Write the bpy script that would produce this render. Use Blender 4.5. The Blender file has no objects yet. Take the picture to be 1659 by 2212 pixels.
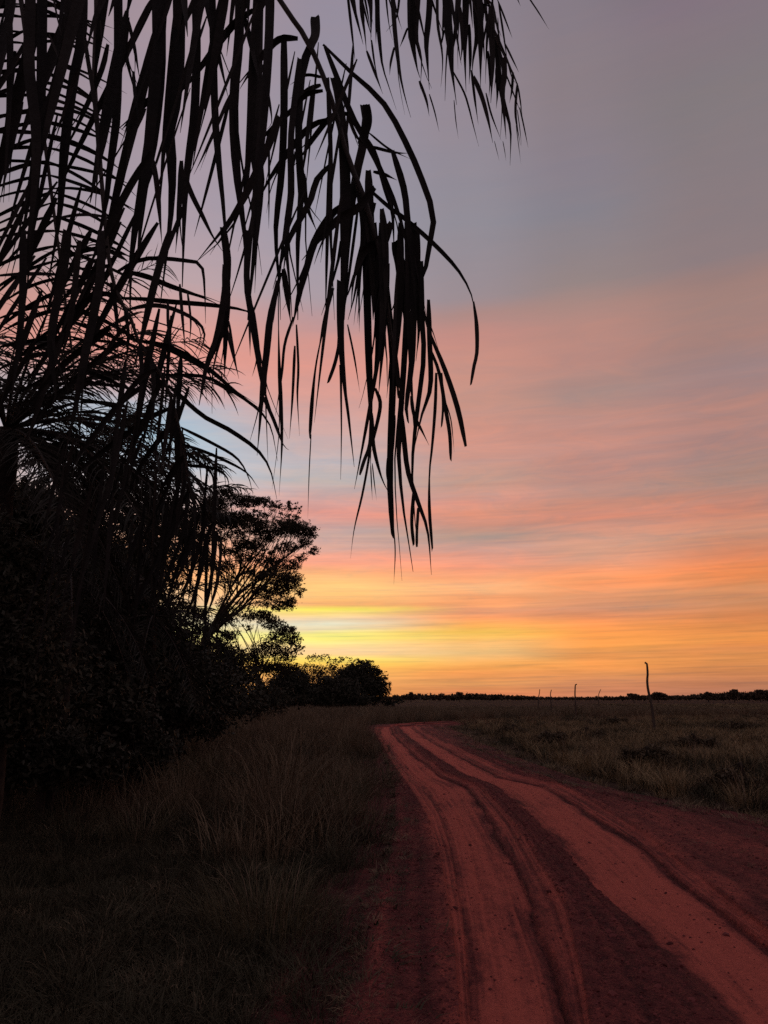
import bpy, math, random
import numpy as np
from mathutils import Vector

S = bpy.context.scene
COL = S.collection
PI = math.pi
rnd = random.Random(11)
rng = np.random.default_rng(7)

# ---------------------------------------------------------------- camera
PITCH = math.atan(401.0 / 1661.6)          # horizon sits 401 units below the middle of a 1659 x 2212 picture
EYE = 1.6
FV = 1661.6
cam_d = bpy.data.cameras.new('camera')
cam_d.sensor_fit = 'VERTICAL'
cam_d.sensor_height = 24.0
cam_d.lens = 24.0 * FV / 2212.0
cam_d.clip_start = 0.05
cam_d.clip_end = 9000
cam = bpy.data.objects.new('camera', cam_d)
COL.objects.link(cam)
cam.location = (0, 0, EYE)
cam.rotation_euler = (PI / 2 + PITCH, 0, 0)
S.camera = cam
CP, SP = math.cos(PITCH), math.sin(PITCH)

# ---------------------------------------------------------------- exposure
S.view_settings.view_transform = 'Standard'
S.view_settings.look = 'None'
S.view_settings.exposure = 0.0
S.view_settings.gamma = 1.0
S.view_settings.use_curve_mapping = False
S.cycles.max_bounces = 5
S.cycles.diffuse_bounces = 3
S.cycles.glossy_bounces = 2
S.cycles.transmission_bounces = 2
S.cycles.transparent_max_bounces = 4
S.cycles.use_denoising = False


def lin(c):
    o = []
    for v in c:
        v = v / 255.0
        o.append(v / 12.92 if v <= 0.04045 else ((v + 0.055) / 1.055) ** 2.4)
    return (o[0], o[1], o[2], 1.0)


def elev_of_row(v):
    return math.degrees(PITCH + math.atan((1106.0 - v) / FV))


# ---------------------------------------------------------------- world: layered sunset cloud over a clear sky
SUN_AZ, SUN_EL = -6.5, 1.0                 # the sun stands just over the horizon, behind the trees
W = bpy.data.worlds.new('World')
S.world = W
W.use_nodes = True
W.cycles.sampling_method = 'MANUAL'
W.cycles.sample_map_resolution = 1024
nt = W.node_tree
nt.nodes.clear()


def node(tree, kind, **kw):
    n = tree.nodes.new(kind)
    for k, v in kw.items():
        setattr(n, k, v)
    return n


def math_n(tree, op, a, b=None, clamp=False):
    n = tree.nodes.new('ShaderNodeMath')
    n.operation = op
    n.use_clamp = clamp
    for i, x in enumerate((a, b)):
        if x is None:
            continue
        if isinstance(x, (int, float)):
            n.inputs[i].default_value = x
        else:
            tree.links.new(x, n.inputs[i])
    return n.outputs[0]


tc = node(nt, 'ShaderNodeTexCoord')
sep = node(nt, 'ShaderNodeSeparateXYZ')
nt.links.new(tc.outputs['Generated'], sep.inputs[0])
dx, dy, dz = sep.outputs
az = math_n(nt, 'DEGREES' if False else 'MULTIPLY', math_n(nt, 'ARCTAN2', dx, dy), 180 / PI)
el = math_n(nt, 'MULTIPLY', math_n(nt, 'ARCSINE', dz), 180 / PI)


def noise_n(tree, vec, scale, detail=3.0, rough=0.5, dist=0.0):
    n = tree.nodes.new('ShaderNodeTexNoise')
    n.inputs['Scale'].default_value = scale
    n.inputs['Detail'].default_value = detail
    n.inputs['Roughness'].default_value = rough
    n.inputs['Distortion'].default_value = dist
    tree.links.new(vec, n.inputs['Vector'])
    return n.outputs['Fac']


def comb(tree, x, y, z=0.0):
    n = tree.nodes.new('ShaderNodeCombineXYZ')
    for i, v in enumerate((x, y, z)):
        if isinstance(v, (int, float)):
            n.inputs[i].default_value = v
        else:
            tree.links.new(v, n.inputs[i])
    return n.outputs[0]


# soft cloud layer seen in perspective: direction cast on to a level sheet
inv = math_n(nt, 'DIVIDE', 1.0, math_n(nt, 'ADD', math_n(nt, 'MAXIMUM', dz, 0.0), 0.035))
sheet = comb(nt, math_n(nt, 'MULTIPLY', dx, inv), math_n(nt, 'MULTIPLY', dy, inv))
# band warp, azimuth stretched
warp_v = comb(nt, math_n(nt, 'MULTIPLY', az, 0.045), math_n(nt, 'MULTIPLY', el, 0.22), 3.7)
warp = math_n(nt, 'SUBTRACT', noise_n(nt, warp_v, 1.0, 4.0, 0.55, 0.3), 0.5)
warp_amt = math_n(nt, 'ADD', 0.75, math_n(nt, 'MULTIPLY', math_n(nt, 'MAXIMUM', el, 0.0), 0.06))
elw = math_n(nt, 'ADD', el, math_n(nt, 'MULTIPLY', warp, math_n(nt, 'MINIMUM', warp_amt, 4.0)))

COLS = {   # azimuth column -> (picture row, sRGB) read down the sky
    -17.0: [(1500, 245, 165, 90), (1450, 250, 190, 110), (1372, 255, 240, 160), (1340, 235, 215, 175), (1250, 255, 180, 120),
            (1150, 232, 178, 152), (1080, 204, 194, 194), (1010, 190, 198, 208), (955, 168, 192, 206), (900, 180, 185, 195),
            (850, 215, 165, 160), (800, 232, 155, 140), (720, 216, 160, 152), (640, 190, 163, 166), (500, 172, 155, 165),
            (250, 166, 147, 157), (0, 166, 144, 152)],
    -4.3: [(1500, 240, 160, 80), (1475, 240, 165, 95), (1440, 250, 190, 90), (1424, 255, 226, 90), (1414, 240, 198, 140),
           (1400, 246, 208, 152), (1386, 255, 228, 138), (1373, 255, 248, 112), (1362, 240, 215, 165), (1345, 222, 216, 190),
           (1333, 248, 200, 140), (1317, 255, 232, 95), (1307, 250, 176, 108), (1290, 255, 192, 118), (1270, 255, 203, 125),
           (1250, 255, 186, 120), (1222, 255, 162, 130), (1190, 216, 166, 150), (1160, 198, 167, 158), (1110, 226, 152, 138),
           (1080, 212, 162, 152), (1040, 186, 176, 173), (1000, 190, 175, 175), (960, 202, 172, 168), (870, 215, 160, 150),
           (800, 222, 152, 138), (740, 212, 150, 140), (690, 190, 150, 150), (640, 172, 155, 162), (500, 158, 152, 165),
           (250, 153, 145, 158), (0, 151, 140, 154)],
    7.0: [(1500, 222, 130, 85), (1475, 215, 145, 85), (1456, 235, 146, 80), (1440, 240, 160, 80), (1426, 248, 176, 96),
          (1414, 222, 178, 118), (1390, 248, 186, 112), (1372, 255, 196, 85), (1358, 250, 178, 86), (1336, 250, 156, 98),
          (1320, 222, 148, 110), (1308, 252, 166, 108), (1290, 250, 162, 106), (1270, 252, 182, 125), (1250, 252, 166, 116),
          (1222, 250, 158, 124), (1190, 202, 151, 136), (1162, 174, 146, 132), (1130, 206, 142, 122), (1108, 218, 146, 122),
          (1080, 216, 150, 132), (1040, 199, 155, 138), (1000, 205, 150, 135), (955, 214, 148, 130), (870, 195, 145, 131),
          (800, 200, 144, 130), (740, 198, 140, 129), (685, 176, 138, 132), (640, 158, 141, 145), (500, 146, 140, 149),
          (250, 148, 136, 146), (0, 140, 129, 139)],
    15.8: [(1500, 200, 125, 90), (1475, 205, 132, 88), (1456, 226, 146, 85), (1440, 248, 155, 78), (1426, 246, 155, 80),
           (1414, 215, 142, 82), (1400, 245, 155, 75), (1372, 252, 155, 75), (1350, 246, 150, 85), (1335, 226, 142, 95),
           (1318, 200, 138, 106), (1290, 226, 150, 105), (1270, 250, 151, 95), (1250, 250, 155, 101), (1222, 228, 157, 125),
           (1190, 208, 155, 131), (1160, 200, 145, 125), (1130, 212, 138, 115), (1108, 204, 138, 116), (1080, 186, 140, 126),
           (1040, 190, 138, 126), (1000, 192, 140, 128), (930, 198, 142, 128), (870, 173, 138, 129), (800, 188, 137, 126),
           (740, 186, 137, 126), (690, 172, 136, 128), (640, 152, 133, 131), (500, 137, 130, 138), (400, 138, 127, 136),
           (230, 140, 125, 130), (0, 134, 122, 132)],
    25.5: [(1500, 180, 115, 90), (1475, 190, 122, 85), (1456, 205, 130, 80), (1426, 220, 139, 75), (1414, 210, 130, 76),
           (1396, 234, 144, 70), (1372, 220, 137, 75), (1350, 212, 130, 78), (1318, 198, 135, 95), (1290, 206, 135, 90),
           (1270, 228, 135, 80), (1252, 236, 136, 80), (1222, 208, 128, 92), (1190, 200, 140, 112), (1160, 208, 140, 113),
           (1130, 194, 130, 110), (1080, 172, 135, 122), (1000, 172, 130, 122), (930, 178, 132, 122), (870, 160, 130, 128),
           (800, 166, 128, 120), (740, 164, 129, 121), (690, 158, 126, 120), (640, 143, 124, 125), (500, 139, 124, 127),
           (300, 132, 121, 124), (130, 132, 115, 125), (0, 118, 108, 117)],
}
EMAX = 90.0


def sky_ramp(stops_deg):
    r = nt.nodes.new('ShaderNodeValToRGB')
    r.color_ramp.interpolation = 'LINEAR'
    e = r.color_ramp.elements
    stops = sorted(stops_deg)[:32]
    while len(e) < len(stops):
        e.new(0.5)
    # positions first kept ascending
    for i, (d, c) in enumerate(stops):
        e[i].position = d / EMAX
        e[i].color = lin(c)
    nt.links.new(math_n(nt, 'DIVIDE', elw, EMAX, True), r.inputs['Fac'])
    return r.outputs['Color']


ramps = {}
for a, rows in COLS.items():
    st = [(max(0.0, elev_of_row(v)), (r, g, b)) for v, r, g, b in rows]
    if len(st) < 32:
        st.append((75.0, (136, 124, 134)))
    ramps[a] = sky_ramp(st)
away = sky_ramp([(0, (112, 88, 92)), (8, (122, 96, 100)), (20, (124, 106, 114)), (45, (130, 116, 126)), (90, (136, 124, 134))])


def mixc(fac, a, b, blend='MIX'):
    m = nt.nodes.new('ShaderNodeMix')
    m.data_type = 'RGBA'
    m.blend_type = blend
    if isinstance(fac, (int, float)):
        m.inputs[0].default_value = fac
    else:
        nt.links.new(fac, m.inputs[0])
    for i, x in ((6, a), (7, b)):
        if isinstance(x, tuple):
            m.inputs[i].default_value = x
        else:
            nt.links.new(x, m.inputs[i])
    return m.outputs[2]


def step(lo, hi):
    m = nt.nodes.new('ShaderNodeMapRange')
    m.interpolation_type = 'SMOOTHSTEP'
    nt.links.new(az, m.inputs['Value'])
    m.inputs['From Min'].default_value = lo
    m.inputs['From Max'].default_value = hi
    return m.outputs['Result']


seq = [(-110.0, away), (-40.0, ramps[15.8]), (-17.0, ramps[-17.0]), (-4.3, ramps[-4.3]), (7.0, ramps[7.0]),
       (15.8, ramps[15.8]), (25.5, ramps[25.5]), (105.0, away)]
colr = seq[0][1]
for (a0, _), (a1, c1) in zip(seq, seq[1:]):
    colr = mixc(step(a0, a1), colr, c1)
# cloud texture: broad soft mottling and fine drawn-out streaks
mott = noise_n(nt, sheet, 1.3, 4.0, 0.55, 0.4)
strk_v = comb(nt, math_n(nt, 'MULTIPLY', az, 0.062), math_n(nt, 'ADD', math_n(nt, 'MULTIPLY', el, 1.15), math_n(nt, 'MULTIPLY', az, -0.012)), 1.3)
strk = noise_n(nt, strk_v, 1.0, 7.0, 0.68, 0.2)
low = math_n(nt, 'SUBTRACT', 1.0, math_n(nt, 'DIVIDE', math_n(nt, 'MAXIMUM', el, 0.0), 26.0), True)
amp = math_n(nt, 'ADD', 0.05, math_n(nt, 'MULTIPLY', low, 0.75))
gain = math_n(nt, 'ADD', math_n(nt, 'ADD', 1.03, math_n(nt, 'MULTIPLY', low, 0.05)), math_n(nt, 'MULTIPLY', math_n(nt, 'SUBTRACT', strk, 0.5), amp))
gain = math_n(nt, 'ADD', gain, math_n(nt, 'MULTIPLY', math_n(nt, 'SUBTRACT', mott, 0.5), 0.16))
fine_v = comb(nt, math_n(nt, 'MULTIPLY', az, 0.11), math_n(nt, 'ADD', math_n(nt, 'MULTIPLY', el, 4.2), math_n(nt, 'MULTIPLY', az, -0.05)), 8.1)
fine = noise_n(nt, fine_v, 1.0, 4.0, 0.6, 0.2)
low2 = math_n(nt, 'MULTIPLY', low, low)
gain = math_n(nt, 'ADD', gain, math_n(nt, 'MULTIPLY', math_n(nt, 'SUBTRACT', fine, 0.5), math_n(nt, 'MULTIPLY', low2, 0.62)))
wisp_v = comb(nt, math_n(nt, 'ADD', math_n(nt, 'MULTIPLY', az, 0.16), math_n(nt, 'MULTIPLY', el, 0.10)), math_n(nt, 'SUBTRACT', math_n(nt, 'MULTIPLY', el, 0.85), math_n(nt, 'MULTIPLY', az, 0.035)), 5.5)
wisp = noise_n(nt, wisp_v, 1.0, 8.0, 0.66, 1.1)
g3 = node(nt, 'ShaderNodeVectorMath', operation='SCALE')
nt.links.new(colr, g3.inputs[0])
nt.links.new(gain, g3.inputs['Scale'])
# hue drift between rose and grey
rose = mixc(math_n(nt, 'MULTIPLY', math_n(nt, 'SUBTRACT', mott, 0.42), 1.2, True), (0.98, 1.015, 1.03, 1), (1.03, 0.985, 0.97, 1))
tint = mixc(1.0, g3.outputs[0], rose, 'MULTIPLY')
mid = math_n(nt, 'SUBTRACT', 1.0, math_n(nt, 'MULTIPLY', math_n(nt, 'ABSOLUTE', math_n(nt, 'SUBTRACT', el, 13.0)), 1 / 15.0), True)
wamt = math_n(nt, 'ADD', math_n(nt, 'MULTIPLY', mid, 0.85), 0.12)
wcol = mixc(math_n(nt, 'MULTIPLY', math_n(nt, 'SUBTRACT', wisp, 0.36), 3.6, True), (0.87, 0.97, 1.05, 1), (1.12, 1.02, 0.97, 1))
wcol = mixc(wamt, (1, 1, 1, 1), wcol)
tint = mixc(1.0, tint, wcol, 'MULTIPLY')
mauve = math_n(nt, 'MULTIPLY', math_n(nt, 'MULTIPLY', math_n(nt, 'SUBTRACT', 0.47, fine), 5.0, True), low2, True)
tint = mixc(mauve, tint, mixc(1.0, tint, (0.80, 0.90, 1.16, 1), 'MULTIPLY'))
# the clear sky above the cloud sheet
sky = node(nt, 'ShaderNodeTexSky', sky_type='NISHITA')
sky.sun_disc = False
sky.sun_elevation = math.radians(SUN_EL)
sky.sun_rotation = math.radians(SUN_AZ)
hs = node(nt, 'ShaderNodeHueSaturation')
hs.inputs['Saturation'].default_value = 0.99
nt.links.new(tint, hs.inputs['Color'])
tint = hs.outputs[0]
bg1 = node(nt, 'ShaderNodeBackground')
nt.links.new(tint, bg1.inputs[0])
bg1.inputs[1].default_value = 1.0
bg2 = node(nt, 'ShaderNodeBackground')
nt.links.new(sky.outputs[0], bg2.inputs[0])
bg2.inputs[1].default_value = 0.05
mx = node(nt, 'ShaderNodeMixShader')
mx.inputs[0].default_value = 0.03
nt.links.new(bg1.outputs[0], mx.inputs[1])
nt.links.new(bg2.outputs[0], mx.inputs[2])
wo = node(nt, 'ShaderNodeOutputWorld')
nt.links.new(mx.outputs[0], wo.inputs[0])

# the veiled sun, all but gone
sd = bpy.data.lights.new('sun', 'SUN')
sd.energy = 0.03
sd.angle = math.radians(12)
sd.color = (1.0, 0.62, 0.32)
sun = bpy.data.objects.new('sun', sd)
COL.objects.link(sun)
sv = Vector((math.sin(math.radians(SUN_AZ)) * math.cos(math.radians(SUN_EL + 2)), math.cos(math.radians(SUN_AZ)) * math.cos(math.radians(SUN_EL + 2)), math.sin(math.radians(SUN_EL + 2))))
sun.rotation_euler = sv.to_track_quat('Z', 'Y').to_euler()


# ---------------------------------------------------------------- helpers
def at(u, v, Y):
    """point at forward distance Y along the sight line through a picture place"""
    cx, cy = (u - 829.5) / FV, (1106.0 - v) / FV
    d = (cx, CP - SP * cy, SP + CP * cy)
    t = Y / d[1]
    return np.array((d[0] * t, Y, EYE + d[2] * t))


def on_ground(u, v, z=0.0):
    cx, cy = (u - 829.5) / FV, (1106.0 - v) / FV
    d = (cx, CP - SP * cy, SP + CP * cy)
    t = (z - EYE) / d[2]
    return np.array((d[0] * t, d[1] * t, z))


def tag(o, label=None, cat=None, group=None, kind=None):
    if label: o['label'] = label
    if cat: o['category'] = cat
    if group: o['group'] = group
    if kind: o['kind'] = kind
    return o


def empty(name, loc, label, cat, group=None):
    o = bpy.data.objects.new(name, None)
    o.empty_display_size = 0.2
    COL.objects.link(o)
    o.location = loc
    return tag(o, label, cat, group)


def mesh_obj(name, V, F, mat, parent=None, smooth=False, local=None):
    """V (n,3) world coordinates; F (m,k) or list of faces; local: subtract origin"""
    V = np.asarray(V, dtype=np.float64)
    if local is not None:
        V = V - np.asarray(local)
    me = bpy.data.meshes.new(name)
    if isinstance(F, np.ndarray):
        n, k = F.shape
        me.vertices.add(len(V))
        me.vertices.foreach_set('co', V.astype(np.float32).ravel())
        me.loops.add(n * k)
        me.loops.foreach_set('vertex_index', F.astype(np.int32).ravel())
        me.polygons.add(n)
        me.polygons.foreach_set('loop_start', np.arange(0, n * k, k, dtype=np.int32))
        me.update(calc_edges=True)
    else:
        me.from_pydata([tuple(p) for p in V], [], F)
    if smooth:
        me.polygons.foreach_set('use_smooth', np.ones(len(me.polygons), dtype=bool))
    if mat:
        me.materials.append(mat)
    o = bpy.data.objects.new(name, me)
    COL.objects.link(o)
    if parent is not None:
        o.parent = parent
    return o


def catmull(P, n):
    P = np.asarray(P, dtype=float)
    if len(P) == 2:
        t = np.linspace(0, 1, n)[:, None]
        return P[0] * (1 - t) + P[1] * t
    Q = np.vstack([2 * P[0] - P[1], P, 2 * P[-1] - P[-2]])
    seg = np.linalg.norm(np.diff(P, axis=0), axis=1)
    s = np.concatenate([[0], np.cumsum(seg)])
    out = []
    for d in np.linspace(0, s[-1], n):
        i = min(int(np.searchsorted(s, d, side='right')) - 1, len(P) - 2)
        t = (d - s[i]) / max(seg[i], 1e-9)
        a, b, c, e = Q[i], Q[i + 1], Q[i + 2], Q[i + 3]
        out.append(0.5 * ((2 * b) + (-a + c) * t + (2 * a - 5 * b + 4 * c - e) * t * t + (-a + 3 * b - 3 * c + e) * t ** 3))
    return np.array(out)


def tangents(C):
    T = np.gradient(C, axis=0)
    return T / np.maximum(np.linalg.norm(T, axis=1, keepdims=True), 1e-9)


def tube(C, R, sides=7, jitter=0.0):
    C = np.asarray(C, float)
    R = np.asarray(R, float)
    T = tangents(C)
    ref = np.array((0.31, 0.17, 0.93)) if abs(T[0][2]) < 0.9 else np.array((1.0, 0.1, 0.05))
    A = np.cross(T, ref)
    A /= np.maximum(np.linalg.norm(A, axis=1, keepdims=True), 1e-9)
    B = np.cross(T, A)
    th = np.arange(sides) * 2 * PI / sides
    rr = R[:, None] * (1 + (rng.random((len(C), sides)) - 0.5) * jitter)
    V = C[:, None, :] + rr[..., None] * (np.cos(th)[None, :, None] * A[:, None, :] + np.sin(th)[None, :, None] * B[:, None, :])
    V = V.reshape(-1, 3)
    F = []
    for i in range(len(C) - 1):
        for j in range(sides):
            k = (j + 1) % sides
            F.append((i * sides + j, i * sides + k, (i + 1) * sides + k, (i + 1) * sides + j))
    V = np.vstack([V, C[0], C[-1]])
    a, b = len(V) - 2, len(V) - 1
    n = (len(C) - 1) * sides
    quads = F
    caps = [(j, a, (j + 1) % sides, j) for j in range(0)]
    tri = [((j + 1) % sides, j, a) for j in range(sides)] + [(n + j, n + (j + 1) % sides, b) for j in range(sides)]
    return V, quads + tri


class Soup:
    """collects pieces for ONE mesh"""
    def __init__(self):
        self.V, self.F, self.n = [], [], 0

    def add(self, V, F):
        self.V.append(np.asarray(V))
        self.F += [tuple(i + self.n for i in f) for f in F]
        self.n += len(V)

    def build(self, name, mat, parent=None, smooth=False, local=None):
        return mesh_obj(name, np.vstack(self.V), self.F, mat, parent, smooth, local)


# ---------------------------------------------------------------- materials
def material(name, base, var=0.35, scale=6.0, rough=0.75, spec=0.2, bump=0.0, second=None, random_obj=False, coords='Object'):
    m = bpy.data.materials.new(name)
    m.use_nodes = True
    t = m.node_tree
    b = t.nodes['Principled BSDF']
    b.inputs['Roughness'].default_value = rough
    b.inputs['Specular IOR Level'].default_value = spec
    tcn = t.nodes.new('ShaderNodeTexCoord')
    f = noise_n(t, tcn.outputs[coords], scale, 4.0, 0.6)
    r = t.nodes.new('ShaderNodeValToRGB')
    s2 = second or tuple(min(1.0, c * (1 + var)) for c in base)
    r.color_ramp.elements[0].position = 0.33
    r.color_ramp.elements[1].position = 0.67
    r.color_ramp.elements[0].color = (*[c * (1 - var) for c in base], 1)
    r.color_ramp.elements[1].color = (*s2, 1)
    t.links.new(f, r.inputs[0])
    out = r.outputs[0]
    if random_obj:
        oi = t.nodes.new('ShaderNodeObjectInfo')
        hs = t.nodes.new('ShaderNodeHueSaturation')
        mr = t.nodes.new('ShaderNodeMapRange')
        t.links.new(oi.outputs['Random'], mr.inputs[0])
        mr.inputs['To Min'].default_value = 0.6
        mr.inputs['To Max'].default_value = 1.5
        t.links.new(mr.outputs[0], hs.inputs['Value'])
        t.links.new(out, hs.inputs['Color'])
        out = hs.outputs[0]
    t.links.new(out, b.inputs['Base Color'])
    if bump:
        bn = t.nodes.new('ShaderNodeBump')
        bn.inputs['Strength'].default_value = bump
        bn.inputs['Distance'].default_value = 0.02
        f2 = noise_n(t, tcn.outputs[coords], scale * 5, 5.0, 0.65)
        t.links.new(f2, bn.inputs['Height'])
        t.links.new(bn.outputs[0], b.inputs['Normal'])
    return m


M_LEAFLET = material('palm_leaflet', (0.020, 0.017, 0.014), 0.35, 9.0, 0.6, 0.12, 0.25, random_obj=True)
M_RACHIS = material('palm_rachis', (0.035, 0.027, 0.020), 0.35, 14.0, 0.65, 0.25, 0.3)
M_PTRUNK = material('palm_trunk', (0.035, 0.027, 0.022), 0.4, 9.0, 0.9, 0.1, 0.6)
M_FARPALM = material('palm_far', (0.030, 0.028, 0.020), 0.4, 3.0, 0.7, 0.2)
M_BARK = material('bark', (0.045, 0.034, 0.026), 0.4, 10.0, 0.9, 0.1, 0.6)
M_FOL = material('foliage_dark', (0.040, 0.038, 0.024), 0.45, 1.3, 0.7, 0.2)
M_FOL2 = material('foliage_fine', (0.052, 0.044, 0.026), 0.45, 1.0, 0.7, 0.2)
M_SCRUB = material('foliage_scrub', (0.10, 0.075, 0.05), 0.45, 0.4, 0.8, 0.1)
M_POLE = material('weathered_wood', (0.09, 0.07, 0.055), 0.4, 12.0, 0.9, 0.1, 0.5)
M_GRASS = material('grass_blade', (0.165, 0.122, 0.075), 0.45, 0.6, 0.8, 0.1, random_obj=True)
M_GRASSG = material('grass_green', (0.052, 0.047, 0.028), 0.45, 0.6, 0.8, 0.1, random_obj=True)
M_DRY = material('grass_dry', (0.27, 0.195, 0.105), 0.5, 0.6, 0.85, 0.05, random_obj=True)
M_FSHRUB = material('field_shrub_leaf', (0.105, 0.082, 0.052), 0.5, 1.5, 0.8, 0.1)
M_TUSS = material('grass_tussock', (0.115, 0.098, 0.055), 0.5, 0.8, 0.8, 0.1)
M_STRAW = material('seed_stem', (0.26, 0.18, 0.12), 0.4, 2.0, 0.85, 0.1)

# ---------------------------------------------------------------- ground and road
K8 = lambda L: [(x * 0.5313 + 777.6, y * 0.5313 + 1598.3) for x, y in L]
FAR = {'gl': (800, 1566), 's0': (812, 1571), 's1': (820, 1570), 's2': (842, 1566), 's3': (848, 1566), 's4': (858, 1564), 's5': (884, 1562), 's6': (893, 1561), 'gr': (915, 1560)}
LINES = {
    'gl': [(804, 1580), (820, 1610), (840, 1650), (852, 1700), (852, 1770), (838, 1850), (815, 1910), (800, 1990), (782, 2100), (752, 2212), (700, 2420)],
    's0': [(810, 1580), (826, 1612), (852, 1655)] + K8([(190, 180), (270, 300), (318, 440), (352, 640), (385, 850), (405, 1155), (408, 1500)]),
    's1': [(822, 1586), (845, 1625), (880, 1670)] + K8([(255, 190), (335, 300), (375, 420), (415, 650), (435, 870), (460, 1155), (480, 1500)]),
    's2': [(850, 1586), (875, 1612), (915, 1645), (960, 1680)] + K8([(440, 190), (545, 350), (630, 530), (690, 680), (775, 870), (850, 1155), (900, 1500)]),
    's3': [(856, 1584), (885, 1610), (925, 1641), (972, 1676)] + K8([(490, 190), (640, 350), (745, 530), (840, 690), (890, 870), (940, 1155), (960, 1500)]),
    's4': [(868, 1580), (905, 1608), (945, 1636), (1000, 1670)] + K8([(560, 190), (730, 345), (860, 480), (1000, 640), (1240, 860), (1510, 1155), (1830, 1500)]),
    's5': [(890, 1572), (935, 1602), (1010, 1642), (1080, 1676)] + K8([(735, 180), (870, 255), (1020, 350), (1160, 440), (1320, 580), (1520, 730), (1680, 850), (2000, 1155), (2300, 1500)]),
    's6': [(900, 1568), (950, 1598), (1030, 1636), (1110, 1672)] + K8([(800, 180), (1000, 285), (1180, 400), (1400, 570), (1659, 790), (1800, 920), (2100, 1155), (2450, 1500)]),
    'gr': [(925, 1564), (985, 1598), (1070, 1636), (1160, 1672), (1260, 1702), (1400, 1730), (1530, 1752), (1659, 1785), (1850, 1840), (2100, 1930), (2600, 2200)],
}
ORDER = ['gl', 's0', 's1', 's2', 's3', 's4', 's5', 's6', 'gr']
line_xy = {}
for k in ORDER:
    pts = np.array([on_ground(u, v) for u, v in [FAR[k]] + LINES[k]])
    far = pts[0]
    # past the bend the track swings right, behind the field
    ext = np.array([(far[0] + 4.5, far[1] + 5, 0), (far[0] + 14, far[1] + 11, 0), (far[0] + 40, far[1] + 22, 0)])
    pts = np.vstack([pts[::-1], ext])
    o = np.argsort(pts[:, 1])
    line_xy[k] = pts[o]


def road_x(k, Y):
    p = line_xy[k]
    x = np.interp(Y, p[:, 1], p[:, 0])
    lo = Y < p[0, 1]
    if np.any(lo):
        s = (p[1, 0] - p[0, 0]) / (p[1, 1] - p[0, 1])
        x = np.where(lo, p[0, 0] + s * (Y - p[0, 1]), x)
    return x


def vnoise(X, Y, seed):
    """cheap smooth value noise"""
    r = np.random.default_rng(seed)
    G = r.random((257, 257))
    xi, yi = np.floor(X).astype(int), np.floor(Y).astype(int)
    fx, fy = X - xi, Y - yi
    fx, fy = fx * fx * (3 - 2 * fx), fy * fy * (3 - 2 * fy)
    a, b = G[xi % 257, yi % 257], G[(xi + 1) % 257, yi % 257]
    c, d = G[xi % 257, (yi + 1) % 257], G[(xi + 1) % 257, (yi + 1) % 257]
    return (a * (1 - fx) + b * fx) * (1 - fy) + (c * (1 - fx) + d * fx) * fy


def fbm(X, Y, seed, o=4):
    s, a, t = 0, 0.5, 0
    for i in range(o):
        s = s + a * vnoise(X * 2 ** i, Y * 2 ** i, seed + i)
        t += a
        a *= 0.5
    return s / t


def smooth_line(Yv, k):
    x = road_x(k, Yv)
    n = 9
    ker = np.hanning(n + 2)[1:-1]
    ker /= ker.sum()
    xp = np.pad(x, n // 2, mode='edge')
    return np.convolve(xp, ker, 'valid')


NU = 760
Yv = 1.8 * (72.0 / 1.8) ** np.linspace(0, 1, NU)
LX = np.array([smooth_line(Yv, k) for k in ORDER])            # 9 x NU
LX = np.sort(LX, axis=0)
SUBS = [26, 14, 10, 46, 22, 34, 46, 16, 40, 26]
edgeL = LX[0] - 0.6 - 0.012 * Yv
edgeR = LX[-1] + 0.6 + 0.012 * Yv
allx = np.vstack([edgeL, LX, edgeR])
#          base dust level at each line, base height at each line
DUST = [0.05, 0.14, 0.66, 0.18, 0.10, 0.34, 0.10, 0.18, 0.50, 0.12, 0.04]
MIDD = [0.10, 0.26, 0.72, 1.00, 0.58, 0.22, 1.05, 0.66, 0.34, 0.14]
HGT = [-0.13, 0.01, 0.035, -0.04, -0.06, 0.03, -0.01, -0.05, 0.04, 0.01, -0.13]
MIDH = [-0.02, 0.012, -0.01, -0.028, -0.01, 0.03, -0.035, -0.01, 0.015, -0.02]
X, D, H, LAT = [], [], [], []
for i, n in enumerate(SUBS):
    for j in range(n):
        t = j / n
        X.append(allx[i] * (1 - t) + allx[i + 1] * t)
        w = math.sin(PI * t) ** 0.42 if 0 < t < 1 else 0.0
        D.append(((DUST[i] * (1 - t) + DUST[i + 1] * t) * (1 - w) + MIDD[i] * w) * np.ones(NU))
        H.append(((HGT[i] * (1 - t) + HGT[i + 1] * t) * (1 - w) + MIDH[i] * w) * np.ones(NU))
        LAT.append((i + t) * np.ones(NU))
X.append(allx[-1]); D.append(DUST[-1] * np.ones(NU)); H.append(HGT[-1] * np.ones(NU)); LAT.append(len(SUBS) * np.ones(NU))
X, D, H, LAT = map(np.array, (X, D, H, LAT))
YY = np.broadcast_to(Yv, X.shape)
# uneven edges: the bands wander a little sideways
lats, Dv, Hv = LAT[:, 0], D[:, 0], H[:, 0]
wan = (fbm(X * 1.5 + 60, YY * 0.55 + 3, 71, 4) - 0.5) * 0.42 + (fbm(X * 7 + 20, YY * 2.2 + 3, 73, 3) - 0.5) * 0.24
inside = np.clip(np.minimum(LAT, 10 - LAT), 0, 1)
D = np.interp(LAT + wan * inside, lats, Dv)
H = np.interp(LAT + wan * 0.5 * inside, lats, Hv)
tyre = 0.6 * fbm(LAT * 17 + wan * 3 + 7, YY * 0.10 + 2, 77, 3) + 0.4 * fbm(LAT * 41 + wan * 5 + 7, YY * 0.08 + 2, 87, 2)
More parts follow.
